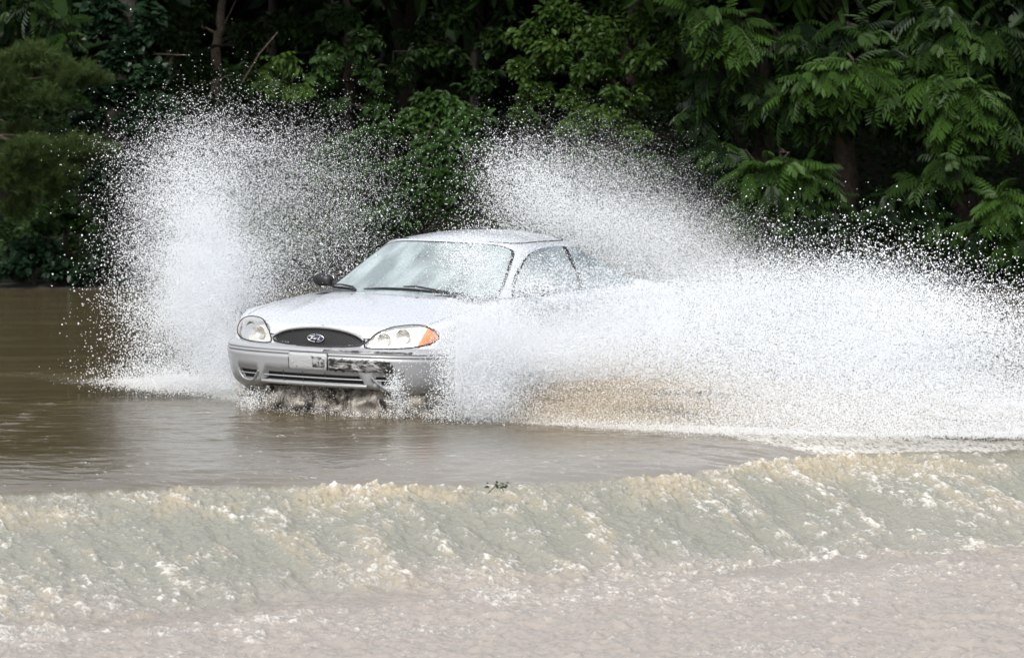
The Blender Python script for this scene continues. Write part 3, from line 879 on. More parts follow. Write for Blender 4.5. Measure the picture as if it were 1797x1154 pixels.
def glass_mat(name, tint, film, film_fac, ior=1.5):
    """thin wet glass: a clear sheet with sky gloss and a film of droplets"""
    m, n, l, b = new_mat(name)
    n.remove(b)
    tr = n.new('ShaderNodeBsdfTransparent')
    tr.inputs[0].default_value = (*tint, 1)
    gl = n.new('ShaderNodeBsdfGlossy')
    gl.inputs['Roughness'].default_value = 0.05
    fr = n.new('ShaderNodeFresnel')
    fr.inputs[0].default_value = ior
    mx = n.new('ShaderNodeMixShader')
    l.new(fr.outputs[0], mx.inputs[0])
    l.new(tr.outputs[0], mx.inputs[1])
    l.new(gl.outputs[0], mx.inputs[2])
    df = n.new('ShaderNodeBsdfDiffuse')
    df.inputs[0].default_value = (*film, 1)
    tl = n.new('ShaderNodeBsdfTranslucent')
    tl.inputs[0].default_value = (*film, 1)
    m3 = n.new('ShaderNodeMixShader')
    m3.inputs[0].default_value = 0.3
    l.new(df.outputs[0], m3.inputs[1])
    l.new(tl.outputs[0], m3.inputs[2])
    tc = n.new('ShaderNodeTexCoord')
    nz = n.new('ShaderNodeTexNoise')
    nz.inputs['Scale'].default_value = 70
    nz.inputs['Detail'].default_value = 6
    nz.inputs['Roughness'].default_value = 0.75
    l.new(tc.outputs['Object'], nz.inputs['Vector'])
    mr = n.new('ShaderNodeMapRange')
    mr.inputs[1].default_value, mr.inputs[2].default_value = 0.3, 0.75
    mr.inputs[3].default_value, mr.inputs[4].default_value = film_fac * 0.7, min(1, film_fac * 1.35)
    l.new(nz.outputs['Fac'], mr.inputs[0])
    mp = n.new('ShaderNodeMapping')
    mp.inputs['Scale'].default_value = (5.0, 1.6, 1.2)
    l.new(tc.outputs['Object'], mp.inputs[0])
    n2 = n.new('ShaderNodeTexNoise')
    n2.inputs['Scale'].default_value = 1.3
    n2.inputs['Detail'].default_value = 3
    l.new(mp.outputs[0], n2.inputs['Vector'])
    r2 = n.new('ShaderNodeMapRange')
    r2.inputs[1].default_value, r2.inputs[2].default_value = 0.35, 0.65
    r2.inputs[3].default_value, r2.inputs[4].default_value = 0.65, 1.3
    l.new(n2.outputs['Fac'], r2.inputs[0])
    mu = n.new('ShaderNodeMath')
    mu.operation = 'MULTIPLY'
    mu.use_clamp = True
    l.new(mr.outputs[0], mu.inputs[0])
    l.new(r2.outputs[0], mu.inputs[1])
    m2 = n.new('ShaderNodeMixShader')
    l.new(mu.outputs[0], m2.inputs[0])
    l.new(mx.outputs[0], m2.inputs[1])
    l.new(m3.outputs[0], m2.inputs[2])
    l.new(m2.outputs[0], n['Material Output'].inputs['Surface'])
    return m


def scuff_mat(name, base, dark, scale, lo, hi, stretch=(1, 1, 3)):
    m, n, l, b = new_mat(name)
    tc = n.new('ShaderNodeTexCoord')
    mp = n.new('ShaderNodeMapping')
    mp.inputs['Scale'].default_value = stretch
    mp.inputs['Rotation'].default_value = (0, 0.25, 0)
    l.new(tc.outputs['Object'], mp.inputs[0])
    nz = n.new('ShaderNodeTexNoise')
    nz.inputs['Scale'].default_value = scale
    nz.inputs['Detail'].default_value = 7
    nz.inputs['Roughness'].default_value = 0.7
    nz.inputs['Distortion'].default_value = 1.2
    l.new(mp.outputs[0], nz.inputs['Vector'])
    cr = n.new('ShaderNodeValToRGB')
    cr.color_ramp.elements[0].position, cr.color_ramp.elements[1].position = lo, hi
    cr.color_ramp.elements[0].color, cr.color_ramp.elements[1].color = (*dark, 1), (*base, 1)
    l.new(nz.outputs['Fac'], cr.inputs[0])
    l.new(cr.outputs[0], b.inputs['Base Color'])
    b.inputs['Roughness'].default_value = 0.45
    bp = n.new('ShaderNodeBump')
    bp.inputs['Strength'].default_value = 0.7
    bp.inputs['Distance'].default_value = 0.01
    l.new(nz.outputs['Fac'], bp.inputs['Height'])
    l.new(bp.outputs[0], b.inputs['Normal'])
    return m


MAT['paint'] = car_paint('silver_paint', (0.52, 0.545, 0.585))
MAT['bumper'] = car_paint('shaded_silver_paint', (0.32, 0.33, 0.345), 0.36)  # the same silver paint, darkened: shade on the upright faces put into the colour
MAT['black'] = simple('black_trim', (0.012, 0.012, 0.013), 0.45)
MAT['rubber'] = simple('black_rubber', (0.009, 0.009, 0.0095), 0.75, spec=0.3)
MAT['void'] = simple('dark_plastic', (0.008, 0.008, 0.008), 0.7)
MAT['mesh_grey'] = simple('grille_lattice', (0.06, 0.06, 0.063), 0.35, metal=0.5)
MAT['chrome'] = simple('chrome', (0.82, 0.82, 0.83), 0.12, metal=1.0)
MAT['silver_trim'] = simple('silver_trim', (0.30, 0.305, 0.315), 0.35, metal=0.3)
MAT['badge_blue'] = simple('badge_blue', (0.012, 0.018, 0.05), 0.25, coat=0.5)
MAT['white_enamel'] = simple('white_enamel', (0.8, 0.8, 0.8), 0.3)
MAT['seat_cloth'] = simple('grey_seat_cloth', (0.22, 0.225, 0.23), 0.9, bump=0.3, bscale=120)
MAT['dash'] = simple('dark_grey_vinyl', (0.07, 0.072, 0.075), 0.7)
MAT['windshield'] = glass_mat('wet_windshield_glass', (0.70, 0.86, 0.84), (0.70, 0.81, 0.83), 0.42)
MAT['side_glass'] = glass_mat('wet_side_glass', (0.45, 0.55, 0.58), (0.62, 0.71, 0.75), 0.42)
MAT['amber'] = simple('amber_lens', (0.80, 0.17, 0.03), 0.25, coat=0.6)
MAT['lens'] = glass_mat('headlight_lens', (0.97, 0.97, 0.95), (0.85, 0.82, 0.72), 0.13, 1.18)
MAT['plate_panel'] = scuff_mat('scuffed_silver_panel', (0.35, 0.36, 0.37), (0.20, 0.20, 0.20), 8, 0.33, 0.42)
MAT['scuff'] = scuff_mat('torn_bumper_skin', (0.36, 0.36, 0.36), (0.010, 0.010, 0.010), 8, 0.47, 0.60, (1, 1, 3.2))
MAT['smudge'] = scuff_mat('scraped_paint', (0.35, 0.36, 0.37), (0.03, 0.03, 0.03), 11, 0.46, 0.56, (1, 1, 1.6))
MAT['reflector'] = scuff_mat('headlight_reflector', (0.90, 0.90, 0.88), (0.38, 0.37, 0.35), 30, 0.34, 0.52, (1, 1, 1))
MAT['reflector'].node_tree.nodes['Principled BSDF'].inputs['Metallic'].default_value = 0.55
MAT['reflector'].node_tree.nodes['Principled BSDF'].inputs['Roughness'].default_value = 0.18

CAR_YAW = math.radians(26)
car = empty('sedan_car', (-1.437, 27.0, -0.16), (-math.radians(0.8), math.radians(1.1), -CAR_YAW))
tag(car, 'silver four-door sedan with scuffed front bumper driving through deep floodwater', 'car')
CN = 2.5


def zsh(b):
    return np.interp(b, [0.15, 0.25, 0.36, 0.6, 1.0, 1.6, 2.5, 4.0, 4.7, 5.0], [0.772, 0.785, 0.803, 0.838, 0.878, 0.925, 0.945, 0.958, 0.95, 0.93])


def zc(b):
    return np.interp(b, [0.15, 0.19, 0.25, 0.35, 0.5, 0.7, 0.9, 1.12, 1.25, 1.7, 4.2, 4.5, 4.8, 5.0],
                     [0.772, 0.782, 0.797, 0.818, 0.848, 0.883, 0.914, 0.944, 0.956, 0.975, 1.0, 0.995, 0.975, 0.94])


NQ, NS, NR = 96, 70, 40


def outline(bF, Wd, A, bR, Ar):
    q = np.sin(np.linspace(0, 1, NQ) * math.pi / 2)
    f = np.stack([Wd * q, bF + A * (1 - np.sqrt(np.maximum(0, 1 - q ** CN)))], -1)
    s = np.stack([np.full(NS, Wd), np.linspace(bF + A, bR - Ar, NS + 2)[1:-1]], -1)
    q2 = np.sin(np.linspace(1, 0, NR) * math.pi / 2)
    r = np.stack([Wd * q2, bR - Ar * (1 - np.sqrt(np.maximum(0, 1 - q2 ** CN)))], -1)
    return np.concatenate([f, s, r])


LOW = [  # z, front y, half width
    (0.285, 0.165, 0.78), (0.297, 0.125, 0.825), (0.315, 0.095, 0.855), (0.335, 0.072, 0.872), (0.355, 0.055, 0.882), (0.39, 0.038, 0.892), (0.43, 0.026, 0.899), (0.47, 0.017, 0.904),
    (0.51, 0.010, 0.908), (0.545, 0.005, 0.911), (0.566, 0.001, 0.915), (0.571, 0.010, 0.908), (0.577, 0.011, 0.907), (0.582, 0.000, 0.916), (0.590, 0.002, 0.915), (0.594, 0.012, 0.906), (0.598, 0.014, 0.905), (0.602, 0.006, 0.913),
    (0.612, 0.013, 0.912), (0.622, 0.028, 0.908), (0.630, 0.050, 0.902), (0.636, 0.066, 0.898)]
UPK = [(0.0, 0.074, 0.893, 0.52), (0.12, 0.081, 0.889, 0.52), (0.25, 0.088, 0.886, 0.52), (0.38, 0.096, 0.884, 0.52), (0.5, 0.105, 0.882, 0.515), (0.62, 0.115, 0.879, 0.51),
       (0.74, 0.126, 0.875, 0.505), (0.84, 0.138, 0.870, 0.50), (0.92, 0.152, 0.862, 0.495), (0.97, 0.166, 0.855, 0.49), (1.0, 0.180, 0.846, 0.485)]
ROWS = []
for z_, bf, w_ in LOW:
    o_ = outline(bf, w_, 0.52, 5.0 - bf * 0.6, 0.6)
    zz = np.full(len(o_), z_)
    if z_ < 0.36:                                   # valance: a little higher amid, lower under the corners
        zz = zz + (0.36 - z_) * 0.75 * sstep(0.62, 0.40, np.abs(o_[:, 0])) * (o_[:, 1] < 0.6)
    ROWS.append(np.column_stack([o_, zz]))
NLOW = len(ROWS)
for k, bf, w_, a_ in UPK:
    o_ = outline(bf, w_, a_, 5.0 - bf * 0.6, 0.6)
    z0 = 0.642
    ROWS.append(np.column_stack([o_, z0 + k * (zsh(o_[:, 1]) - z0)]))
HALF = np.array(ROWS)                                # (levels, NP, 3) x>=0 half
mir = HALF[:, :0:-1].copy()
mir[:, :, 0] *= -1
mir = mir[:, 1:] if False else mir
SHELL = np.concatenate([mir[:, 1:], HALF[:, :]], 1)  # from rear centre along -x side to the nose, then along +x side back


def poly_in(l, z, poly):
    inside = np.zeros(l.shape, bool)
    n_ = len(poly)
    j = n_ - 1
    for i in range(n_):
        xi, yi, xj, yj = *poly[i], *poly[j]
        c = ((yi > z) != (yj > z)) & (l < (xj - xi) * (z - yi) / (yj - yi + 1e-12) + xi)
        inside ^= c
        j = i
    return inside


def smooth_poly(pts, n=72):
    p = np.asarray(pts, float)
    m_ = len(p)
    out = []
    per = max(2, n // m_)
    for i in range(m_):
        p0, p1, p2, p3 = p[(i - 1) % m_], p[i], p[(i + 1) % m_], p[(i + 2) % m_]
        for t in np.arange(per) / per:
            out.append(0.5 * ((2 * p1) + (-p0 + p2) * t + (2 * p0 - 5 * p1 + 4 * p2 - p3) * t ** 2 + (-p0 + 3 * p1 - 3 * p2 + p3) * t ** 3))
    return np.array(out)


def flip(poly):
    q = np.asarray(poly, float).copy()
    q[:, 0] *= -1
    return q[::-1]


GRILLE = smooth_poly([(-0.355, 0.665), (-0.350, 0.690), (-0.27, 0.726), (-0.14, 0.748), (0, 0.755), (0.14, 0.748), (0.27, 0.726), (0.350, 0.692), (0.355, 0.668), (0.30, 0.650), (0.15, 0.638), (0, 0.634), (-0.15, 0.638), (-0.30, 0.650)], 112)
HEAD = smooth_poly([(0.375, 0.652), (0.39, 0.685), (0.44, 0.740), (0.52, 0.785), (0.62, 0.802), (0.71, 0.800), (0.768, 0.776), (0.805, 0.742), (0.813, 0.714), (0.785, 0.684), (0.72, 0.658), (0.60, 0.642), (0.47, 0.638), (0.40, 0.641)], 98)
INTAKE = smooth_poly([(-0.415, 0.385), (-0.40, 0.43), (-0.36, 0.452), (-0.18, 0.457), (0, 0.458), (0.18, 0.457), (0.33, 0.452), (0.37, 0.43), (0.395, 0.385), (0.395, 0.372), (0.2, 0.368), (0, 0.367), (-0.2, 0.368), (-0.41, 0.372)], 112)
FOG = smooth_poly([(0.455, 0.452), (0.56, 0.452), (0.655, 0.449), (0.668, 0.435), (0.645, 0.392), (0.605, 0.368), (0.54, 0.366), (0.505, 0.382)], 72)

# pristine surface for laying parts on
NLv, NPt = SHELL.shape[:2]
sidx = np.arange(NLv * NPt).reshape(NLv, NPt)
SQ = np.stack([sidx[:-1, :-1], sidx[:-1, 1:], sidx[1:, 1:], sidx[1:, :-1]], -1)
# deck rows
NC = 41
cc = np.linspace(-1, 1, NC)
top = HALF[-1]


def deck_z(l, b, lo):
    e = np.interp(b, top[:, 1], top[:, 2])
    lc = 0.40 + 0.13 * (b - 0.2)
    rise = 0.011 * sstep(0.035, -0.035, np.abs(l) - lc) * sstep(0.24, 0.5, b) * sstep(1.6, 1.2, b)
    return rise + zc(b) - (zc(b) - e) * np.clip(np.abs(l) / np.maximum(lo, 1e-6), 0, 1) ** 2.6


jj = np.arange(1, len(top) - 1)
DECK = np.stack([top[jj, 0][:, None] * cc[None], np.repeat(top[jj, 1][:, None], NC, 1), np.zeros((len(jj), NC))], -1)
DECK[:, :, 2] = deck_z(DECK[:, :, 0], DECK[:, :, 1], top[jj, 0][:, None])
dq = np.arange(DECK.shape[0] * NC).reshape(DECK.shape[0], NC)
DQ = np.stack([dq[:-1, :-1], dq[:-1, 1:], dq[1:, 1:], dq[1:, :-1]], -1).reshape(-1, 4)
BV = BVHTree.FromPolygons([tuple(v) for v in SHELL.reshape(-1, 3)] + [tuple(v) for v in DECK.reshape(-1, 3)],
                          [tuple(int(i) for i in f) for f in SQ.reshape(-1, 4)] + [tuple(int(i) + SHELL.shape[0] * NPt for i in f) for f in DQ])


def surf(l, z):
    l, z = np.broadcast_arrays(np.asarray(l, float), np.asarray(z, float))
    out = np.empty(l.shape)
    for k in np.ndindex(l.shape):
        h = BV.ray_cast(Vector((l[k], -1, z[k])), Vector((0, 1, 0)))
        out[k] = h[0].y if h[0] else 0.5
    return out


# pockets behind the lamps, the grille and the intakes
SH2 = SHELL.copy()
fr_ = SH2[:, :, 1] < 0.9
for poly, dep in ((GRILLE * 1.03 + GRILLE.mean(0) * -0.03, 0.035), (HEAD, 0.05), (flip(HEAD), 0.05), (INTAKE, 0.07), (FOG, 0.06), (flip(FOG), 0.06)):
    ins = poly_in(SHELL[:, :, 0], SHELL[:, :, 2], poly) & fr_
    SH2[:, :, 1] += ins * dep
DK2 = DECK.copy()
for poly in (HEAD, flip(HEAD)):
    ins = poly_in(DECK[:, :, 0], DECK[:, :, 2], poly) & (DECK[:, :, 1] < 0.7)
    DK2[:, :, 2] -= ins * 0.03

yc_ = SHELL[:-1, :-1, 1]
lev = np.repeat(np.arange(NLv - 1)[:, None], NPt - 1, 1)
is_bump = (lev < NLOW) & (yc_ < 0.62)
is_rbump = (lev < NLOW) & (yc_ > 4.4)
is_hood = (lev >= NLOW + 4) & (yc_ < 0.36)
is_body = ~(is_bump | is_rbump | is_hood)
body = mesh_np('body', SH2.reshape(-1, 3), [SQ[is_body]], MAT['paint'], car)
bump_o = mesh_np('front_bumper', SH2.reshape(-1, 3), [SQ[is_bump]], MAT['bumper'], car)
mesh_np('rear_bumper', SH2.reshape(-1, 3), [SQ[is_rbump]], MAT['bumper'], car)


def lh_of(b):
    return np.interp(b, [0.3, 0.36, 0.45, 0.6, 1.0, 1.7], [0.70, 0.722, 0.742, 0.757, 0.765, 0.745])


hood = MB()
hood.add(SH2.reshape(-1, 3), quads=SQ[is_hood])
jr = [j for j in jj if top[j, 1] < 1.72 and j < len(top) // 2 + 20]
G = np.zeros((len(jr), NC, 3))
FE = {s: np.zeros((len(jr), 6, 3)) for s in (-1, 1)}
for r_, j in enumerate(jr):
    lo, b_ = top[j, 0], top[j, 1]
    lh = min(lo, lh_of(b_))
    G[r_, :, 0], G[r_, :, 1] = lh * cc, b_
    G[r_, :, 2] = deck_z(G[r_, :, 0], b_, lo)
    for s in (-1, 1):
        x_ = np.linspace(min(lh + 0.005, lo), lo, 6)
        FE[s][r_, :, 0], FE[s][r_, :, 1], FE[s][r_, :, 2] = s * x_, b_, deck_z(x_, b_, lo)
for g in [G] + list(FE.values()):
    for poly in (HEAD, flip(HEAD)):
        ins = poly_in(g[:, :, 0], g[:, :, 2], poly) & (g[:, :, 1] < 0.7)
        g[:, :, 2] -= ins * 0.03
hood.grid(G)
ho = hood.build('hood', MAT['paint'], car)
nz_ = MB()
for s in (-1, 1):
    b_ = 1.10
    nz_.ellipsoid((s * 0.268 - 0.0, b_, float(zc(b_)) + 0.004), (0.016, 0.012, 0.009), 10, 6)
    nz_.build('washer_nozzle', MAT['black'], car)
    nz_ = MB()
for s in (-1, 1):
    f = MB()
    f.grid(FE[s])
    f.build('fender', MAT['paint'], car)
jt = [j for j in jj if j >= jr[-1]]
G = DECK[[j - 1 for j in jt]]
tr_ = MB()
tr_.grid(G)
tr_.build('trunk_lid', MAT['paint'], car)
ub = MB()
ub.box((0, 2.6, 0.235), (1.36, 4.1, 0.17))
ub.box((0, 0.95, 0.5), (1.3, 1.2, 0.5))
ub.build('underbody', MAT['void'], car, smooth=False)


# ---- parts laid on the nose
def ring_xyz(poly, off):
    b_ = surf(poly[:, 0], poly[:, 1])
    return np.column_stack([poly[:, 0], b_ - off, poly[:, 1]])


def patch(name, poly, off, bulge, mat, parent, nr=9):
    c = poly.mean(0)
    rr = np.linspace(1, 0.02, nr)
    m_ = MB()
    Gp = []
    for r in rr:
        p = c + (poly - c) * r
        b_ = surf(p[:, 0], p[:, 1])
        Gp.append(np.column_stack([p[:, 0], b_ - off - bulge * (1 - r * r), p[:, 1]]))
    Gp = np.array(Gp)
    m_.grid(Gp, close_u=True)
    return m_.build(name, mat, parent)


def rim(name, poly, off, rad, mat, parent, sel=None):
    p = ring_xyz(poly, off)
    m_ = MB()
    if sel is None:
        m_.tube(np.concatenate([p, p[:1]]), rad, 6, cap=False)
    else:
        m_.tube(p[sel], rad, 6)
    return m_.build(name, mat, parent)


def surf_path(pts, off):
    p = np.asarray(pts, float)
    return np.column_stack([p[:, 0], surf(p[:, 0], p[:, 1]) - off, p[:, 1]])


for s in (1, -1):
    hp = HEAD if s > 0 else flip(HEAD)
    hl = patch('headlight', hp, 0.003, 0.010, MAT['lens'], car)
    rim('seal', hp, 0.002, 0.0045, MAT['rubber'], hl)
    patch('reflector', hp * 0.985 + hp.mean(0) * 0.015, -0.026, -0.006, MAT['reflector'], hl)
    for (cl, cz_, r_) in ((0.50, 0.70, 0.046), (0.615, 0.725, 0.050)):
        m_ = MB()
        th_ = np.linspace(0, 2 * math.pi, 24, endpoint=False)
        bs = float(surf(cl * s, cz_))
        Gb = []
        for t in np.linspace(0.05, 1, 8):
            Gb.append(np.column_stack([cl * s + r_ * t * np.cos(th_), np.full(24, bs + 0.022 - 0.018 * t * t) + 0.35 * r_ * t * np.cos(th_) * s, cz_ + r_ * t * np.sin(th_)]))
        m_.grid(np.array(Gb), close_u=True)
        lampb = m_.build('lamp_bowl', MAT['chrome'], hl)
    am = np.array([p for p in hp if abs(p[0]) > 0.715 + (p[1] - 0.72) * 0.25])
    am = am[np.argsort(np.arctan2(am[:, 1] - am[:, 1].mean(), am[:, 0] - am[:, 0].mean()))]
    patch('turn_signal', am.mean(0) + (am - am.mean(0)) * 0.94, -0.004, 0.006, MAT['amber'], hl)

gp = GRILLE
gr = patch('grille', gp, -0.028, 0.0, MAT['void'], car)
m_ = MB()
for sgn in (-1, 1):
    for x0 in np.arange(-0.62, 0.62, 0.0245):
        zz = np.linspace(0.62, 0.76, 15)
        xx = x0 + sgn * (zz - 0.69) * 1.75
        ok = poly_in(xx, zz, gp)
        if ok.sum() >= 2:
            m_.tube(surf_path(np.column_stack([xx, zz])[ok], -0.006), 0.0020, 4)
m_.build('lattice', MAT['mesh_grey'], gr)
rim('inner_rim', gp, 0.001, 0.0075, MAT['black'], gr)
up_ = np.array([p for p in gp if p[1] > 0.68])
up_ = up_[np.argsort(up_[:, 0])]
m_ = MB()
m_.tube(surf_path(up_ + [0, 0.009], 0.006), 0.0075, 8)
m_.build('grille_trim', MAT['silver_trim'], gr)

# badge: blue oval, silver rim, white script
eb = float(surf(0.0, 0.692)) - 0.012
bd = MB()
bd.ellipsoid((0, eb, 0.692), (0.066, 0.008, 0.0265), 40, 14)
badge = bd.build('badge', MAT['badge_blue'], car)
m_ = MB()
a_ = np.linspace(0, 2 * math.pi, 49)
m_.tube(np.column_stack([0.065 * np.cos(a_), np.full(49, eb - 0.004), 0.692 + 0.026 * np.sin(a_)]), 0.0030, 8, cap=False)
m_.build('badge_rim', MAT['chrome'], badge)
m_ = MB()
SCR = [  # script strokes of the oval badge's word, in units of its height
    [(-1.5, 0.55), (-1.62, 0.75), (-1.35, 0.92), (-0.7, 0.8), (-0.35, 0.86)], [(-1.0, 0.82), (-1.15, 0.2), (-1.4, -0.55), (-1.7, -0.62)], [(-1.45, 0.12), (-0.95, 0.22), (-0.72, 0.16)],
    [(-0.55, 0.05), (-0.78, -0.2), (-0.62, -0.5), (-0.36, -0.35), (-0.34, -0.05), (-0.55, 0.05), (-0.2, 0.0)],
    [(-0.2, 0.05), (-0.08, -0.1), (-0.18, -0.5)], [(-0.14, -0.2), (0.08, 0.05), (0.26, 0.02)],
    [(0.85, 0.02), (0.55, 0.02), (0.42, -0.3), (0.6, -0.52), (0.84, -0.3)], [(1.16, 0.92), (0.98, 0.5), (0.82, -0.2), (0.86, -0.52), (1.2, -0.35)]]
for st_ in SCR:
    p = np.array(st_) * [0.029, 0.0175]
    m_.tube(np.column_stack([p[:, 0] + 0.004, np.full(len(p), eb - 0.009), p[:, 1] + 0.690]), 0.0021, 5)
m_.build('lettering', MAT['white_enamel'], badge)

# lower intake and fog openings
ik = patch('lower_intake', INTAKE, -0.055, 0.0, MAT['void'], car)
m_ = MB()
xs_ = np.linspace(-0.41, 0.39, 41)
m_.tube(surf_path(np.column_stack([xs_, np.full(41, 0.416)]), -0.008), 0.0058, 6)
m_.build('cross_bar', MAT['silver_trim'], ik)
m_ = MB()
Gq = []
for z_, o_ in ((0.381, -0.012), (0.379, 0.004), (0.368, 0.012), (0.356, 0.006), (0.352, -0.01)):
    x2 = np.linspace(-0.435, 0.415, 41)
    Gq.append(surf_path(np.column_stack([x2, np.full(41, max(z_, 0.362))]), o_) * [1, 1, 0] + [0, 0, z_])
m_.grid(np.array(Gq))
m_.build('lower_lip', MAT['silver_trim'], ik)
for x_ in (-0.24, -0.08, 0.10):
    m_ = MB()
    m_.tube(surf_path(np.column_stack([np.full(6, x_), np.linspace(0.372, 0.456, 6)]), -0.020), 0.0028, 5)
    m_.build('divider', MAT['mesh_grey'], ik)
for s in (1, -1):
    fp = FOG if s > 0 else flip(FOG)
    fo = patch('fog_opening', fp, -0.045, 0.0, MAT['void'], car)
    low = np.array([p for p in fp if p[1] < 0.442])
    low = low[np.argsort(np.arctan2(low[:, 0] * s - 0.56, -(low[:, 1] - 0.47)))]
    m_ = MB()
    m_.tube(surf_path(low, 0.001), 0.0085, 6)
    m_.build('frame', MAT['silver_trim'], fo)
    m_ = MB()
    m_.tube(surf_path(np.column_stack([s * np.linspace(0.475, 0.655, 12), np.full(12, 0.416)]), -0.012), 0.0045, 5)
    m_.build('cross_bar', MAT['silver_trim'], fo)

# number-plate panel, scuffs, tears
def rect_patch(name, x0, x1, z0, z1, off, mat, parent, nx=24, nz=10, bump=0.0, ragged=0.0):
    xs_, zs_ = np.linspace(x0, x1, nx), np.linspace(z0, z1, nz)
    X_, Z_ = np.meshgrid(xs_, zs_)
    if ragged:
        rr_ = np.random.default_rng(int(abs(x0) * 1000))
        Z_[0] += rr_.normal(0, ragged, nx)
        Z_[-1] += rr_.normal(0, ragged, nx)
        X_[:, 0] += rr_.normal(0, ragged, nz)
        X_[:, -1] += rr_.normal(0, ragged, nz)
    B_ = surf(X_, Z_) - off
    if bump:
        B_ -= bump * np.abs(np.random.default_rng(3).normal(0, 1, X_.shape))
    B_[0] += off * 0.9
    B_[-1] += off * 0.9
    B_[:, 0] += off * 0.9
    B_[:, -1] += off * 0.9
    m_ = MB()
    m_.grid(np.stack([X_, B_, Z_], -1))
    return m_.build(name, mat, parent)


pl = rect_patch('plate_panel', -0.175, 0.135, 0.474, 0.594, 0.007, MAT['plate_panel'], car)
m_ = MB()
m_.tube(surf_path(np.array([(-0.175, 0.474)] + [(-0.175, z) for z in np.linspace(0.48, 0.594, 6)] + [(x, 0.594) for x in np.linspace(-0.165, 0.135, 14)]), 0.004), 0.0022, 5)
m_.build('groove', MAT['mesh_grey'], pl)
m_ = MB()
m_.box(surf_path([(0.1405, 0.534)], 0.006)[0], (0.006, 0.012, 0.118))
m_.build('edge_gap', MAT['black'], pl)
for x_, z_ in ((-0.107, 0.578), (-0.107, 0.492)):
    m_ = MB()
    m_.ellipsoid(surf_path([(x_, z_)], 0.007)[0], (0.004, 0.003, 0.004), 8, 6)
    m_.build('screw_hole', MAT['black'], pl)
rect_patch('smudge', 0.015, 0.122, 0.486, 0.572, 0.0095, MAT['smudge'], pl, 16, 10, 0.0005, 0.006)
rect_patch('torn_patch', 0.150, 0.590, 0.474, 0.560, 0.006, MAT['scuff'], bump_o, 44, 12, 0.0035, 0.004)
rect_patch('scrape', 0.10, 0.72, 0.606, 0.620, 0.003, MAT['scuff'], bump_o, 40, 4, 0.002, 0.002)
m_ = MB()
m_.ellipsoid(surf_path([(0.598, 0.505)], 0.003)[0], (0.010, 0.006, 0.030), 12, 8)
m_.build('torn_slot', MAT['black'], bump_o)
for s in (1, -1):
    m_ = MB()
    m_.tube(surf_path(np.column_stack([s * np.linspace(0.357, 0.40, 6), np.linspace(0.700, 0.700, 6)]), 0.0005), 0.003, 5)
    m_.build('shut_line', MAT['black'], ho)
for s in (1, -1):                                     # dark seam where the bumper meets the fender behind the lamp
    m_ = MB()
    p = []
    for t in np.linspace(0, 1, 10):
        b_ = 0.44 + 0.42 * t
        j = np.argmin(np.abs(HALF[NLOW][:, 1] - b_))
        p.append((s * (HALF[NLOW][j, 0] + 0.001), b_, 0.641))
    m_.tube(p, 0.003, 5)
    m_.build('seam', MAT['black'], body)

# ---- cabin
ZSID = np.array([0.95, 1.03, 1.12, 1.20, 1.246, 1.275, 1.291, 1.293])
SW0 = np.array([1.69, 1.77, 1.93, 2.10, 2.24, 2.43, 2.65, 2.75])
SW1 = np.array([3.95, 3.89, 3.77, 3.58, 3.35, 3.10, 2.86, 2.75])


def cab(v):
    q = np.sin(np.linspace(0, 1, 160) * math.pi / 2)
    bF, Wd, A = 1.2 + 0.88 * v ** 0.96, 0.758 - 0.185 * v ** 1.25, 0.62 - 0.40 * v
    bR, Ar = 4.45 - 1.15 * v ** 0.95, 0.62 - 0.30 * v
    f = np.stack([Wd * q, bF + A * (1 - np.sqrt(np.maximum(0, 1 - q ** 2.6)))], -1)
    s = np.stack([np.full(80, Wd), np.linspace(bF + A, bR - Ar, 82)[1:-1]], -1)
    r = np.stack([Wd * q[::-1], bR - Ar * (1 - np.sqrt(np.maximum(0, 1 - q[::-1] ** 2.6)))], -1)
    o = np.concatenate([f, s, r])
    z = 0.95 + 0.385 * v - 0.03 * v * (o[:, 0] / Wd) ** 3
    return np.column_stack([o, z]), Wd


VR = np.concatenate([[0, 0.02], np.linspace(0.045, 0.90, 26), [0.925, 0.945, 0.955, 0.966, 0.98, 1.0]])
SEG = [('ws', 24), ('wseal', 2), ('ap', 5), ('seal', 2), ('fglass', 14), ('bp', 3), ('rglass', 14), ('seal', 2), ('cp', 8), ('rseal', 2), ('rw', 18)]
CAB, CELL = [], []
for v in VR:
    o, Wd = cab(v)
    s_ = np.concatenate([[0], np.cumsum(np.linalg.norm(np.diff(o, axis=0), axis=1))])
    nf = 160
    zs = 0.95 + 0.355 * v
    lw = Wd * (0.925 - 0.16 * max(0, (v - 0.86) / 0.10) ** 2 * (v <= 0.97) - (0.16 if v > 0.97 else 0))
    sw = np.interp(lw, o[:nf, 0], s_[:nf])
    b0, b1 = np.interp(zs, ZSID, SW0), np.interp(zs, ZSID, SW1)
    if zs >= 1.293:
        b0 = b1 = 2.75
    def sb(b): return float(np.interp(b, o[:, 1], s_))
    w_ = min(0.036, (b1 - b0) / 5)
    p0, p1 = np.clip(2.885, b0 + w_, b1 - w_), np.clip(2.955, b0 + w_, b1 - w_)
    rr0 = s_[-1] - np.interp(Wd * 0.90, o[-nf:, 0][::-1], (s_[-1] - s_[-nf:])[::-1])
    bb = [0, sw - 0.030, sw, sb(b0), sb(b0 + w_), sb(p0), sb(p1), sb(b1 - w_), sb(b1), rr0, rr0 + 0.025, s_[-1]]
    st_ = []
    for k, (nm, n_) in enumerate(SEG):
        st_ += list(np.linspace(bb[k], bb[k + 1], n_ + 1)[:-1])
    st_.append(bb[-1])
    CAB.append(np.column_stack([np.interp(st_, s_, o[:, k]) for k in range(3)]))
CAB = np.array(CAB)
segn = sum([[nm] * n_ for nm, n_ in SEG], [])
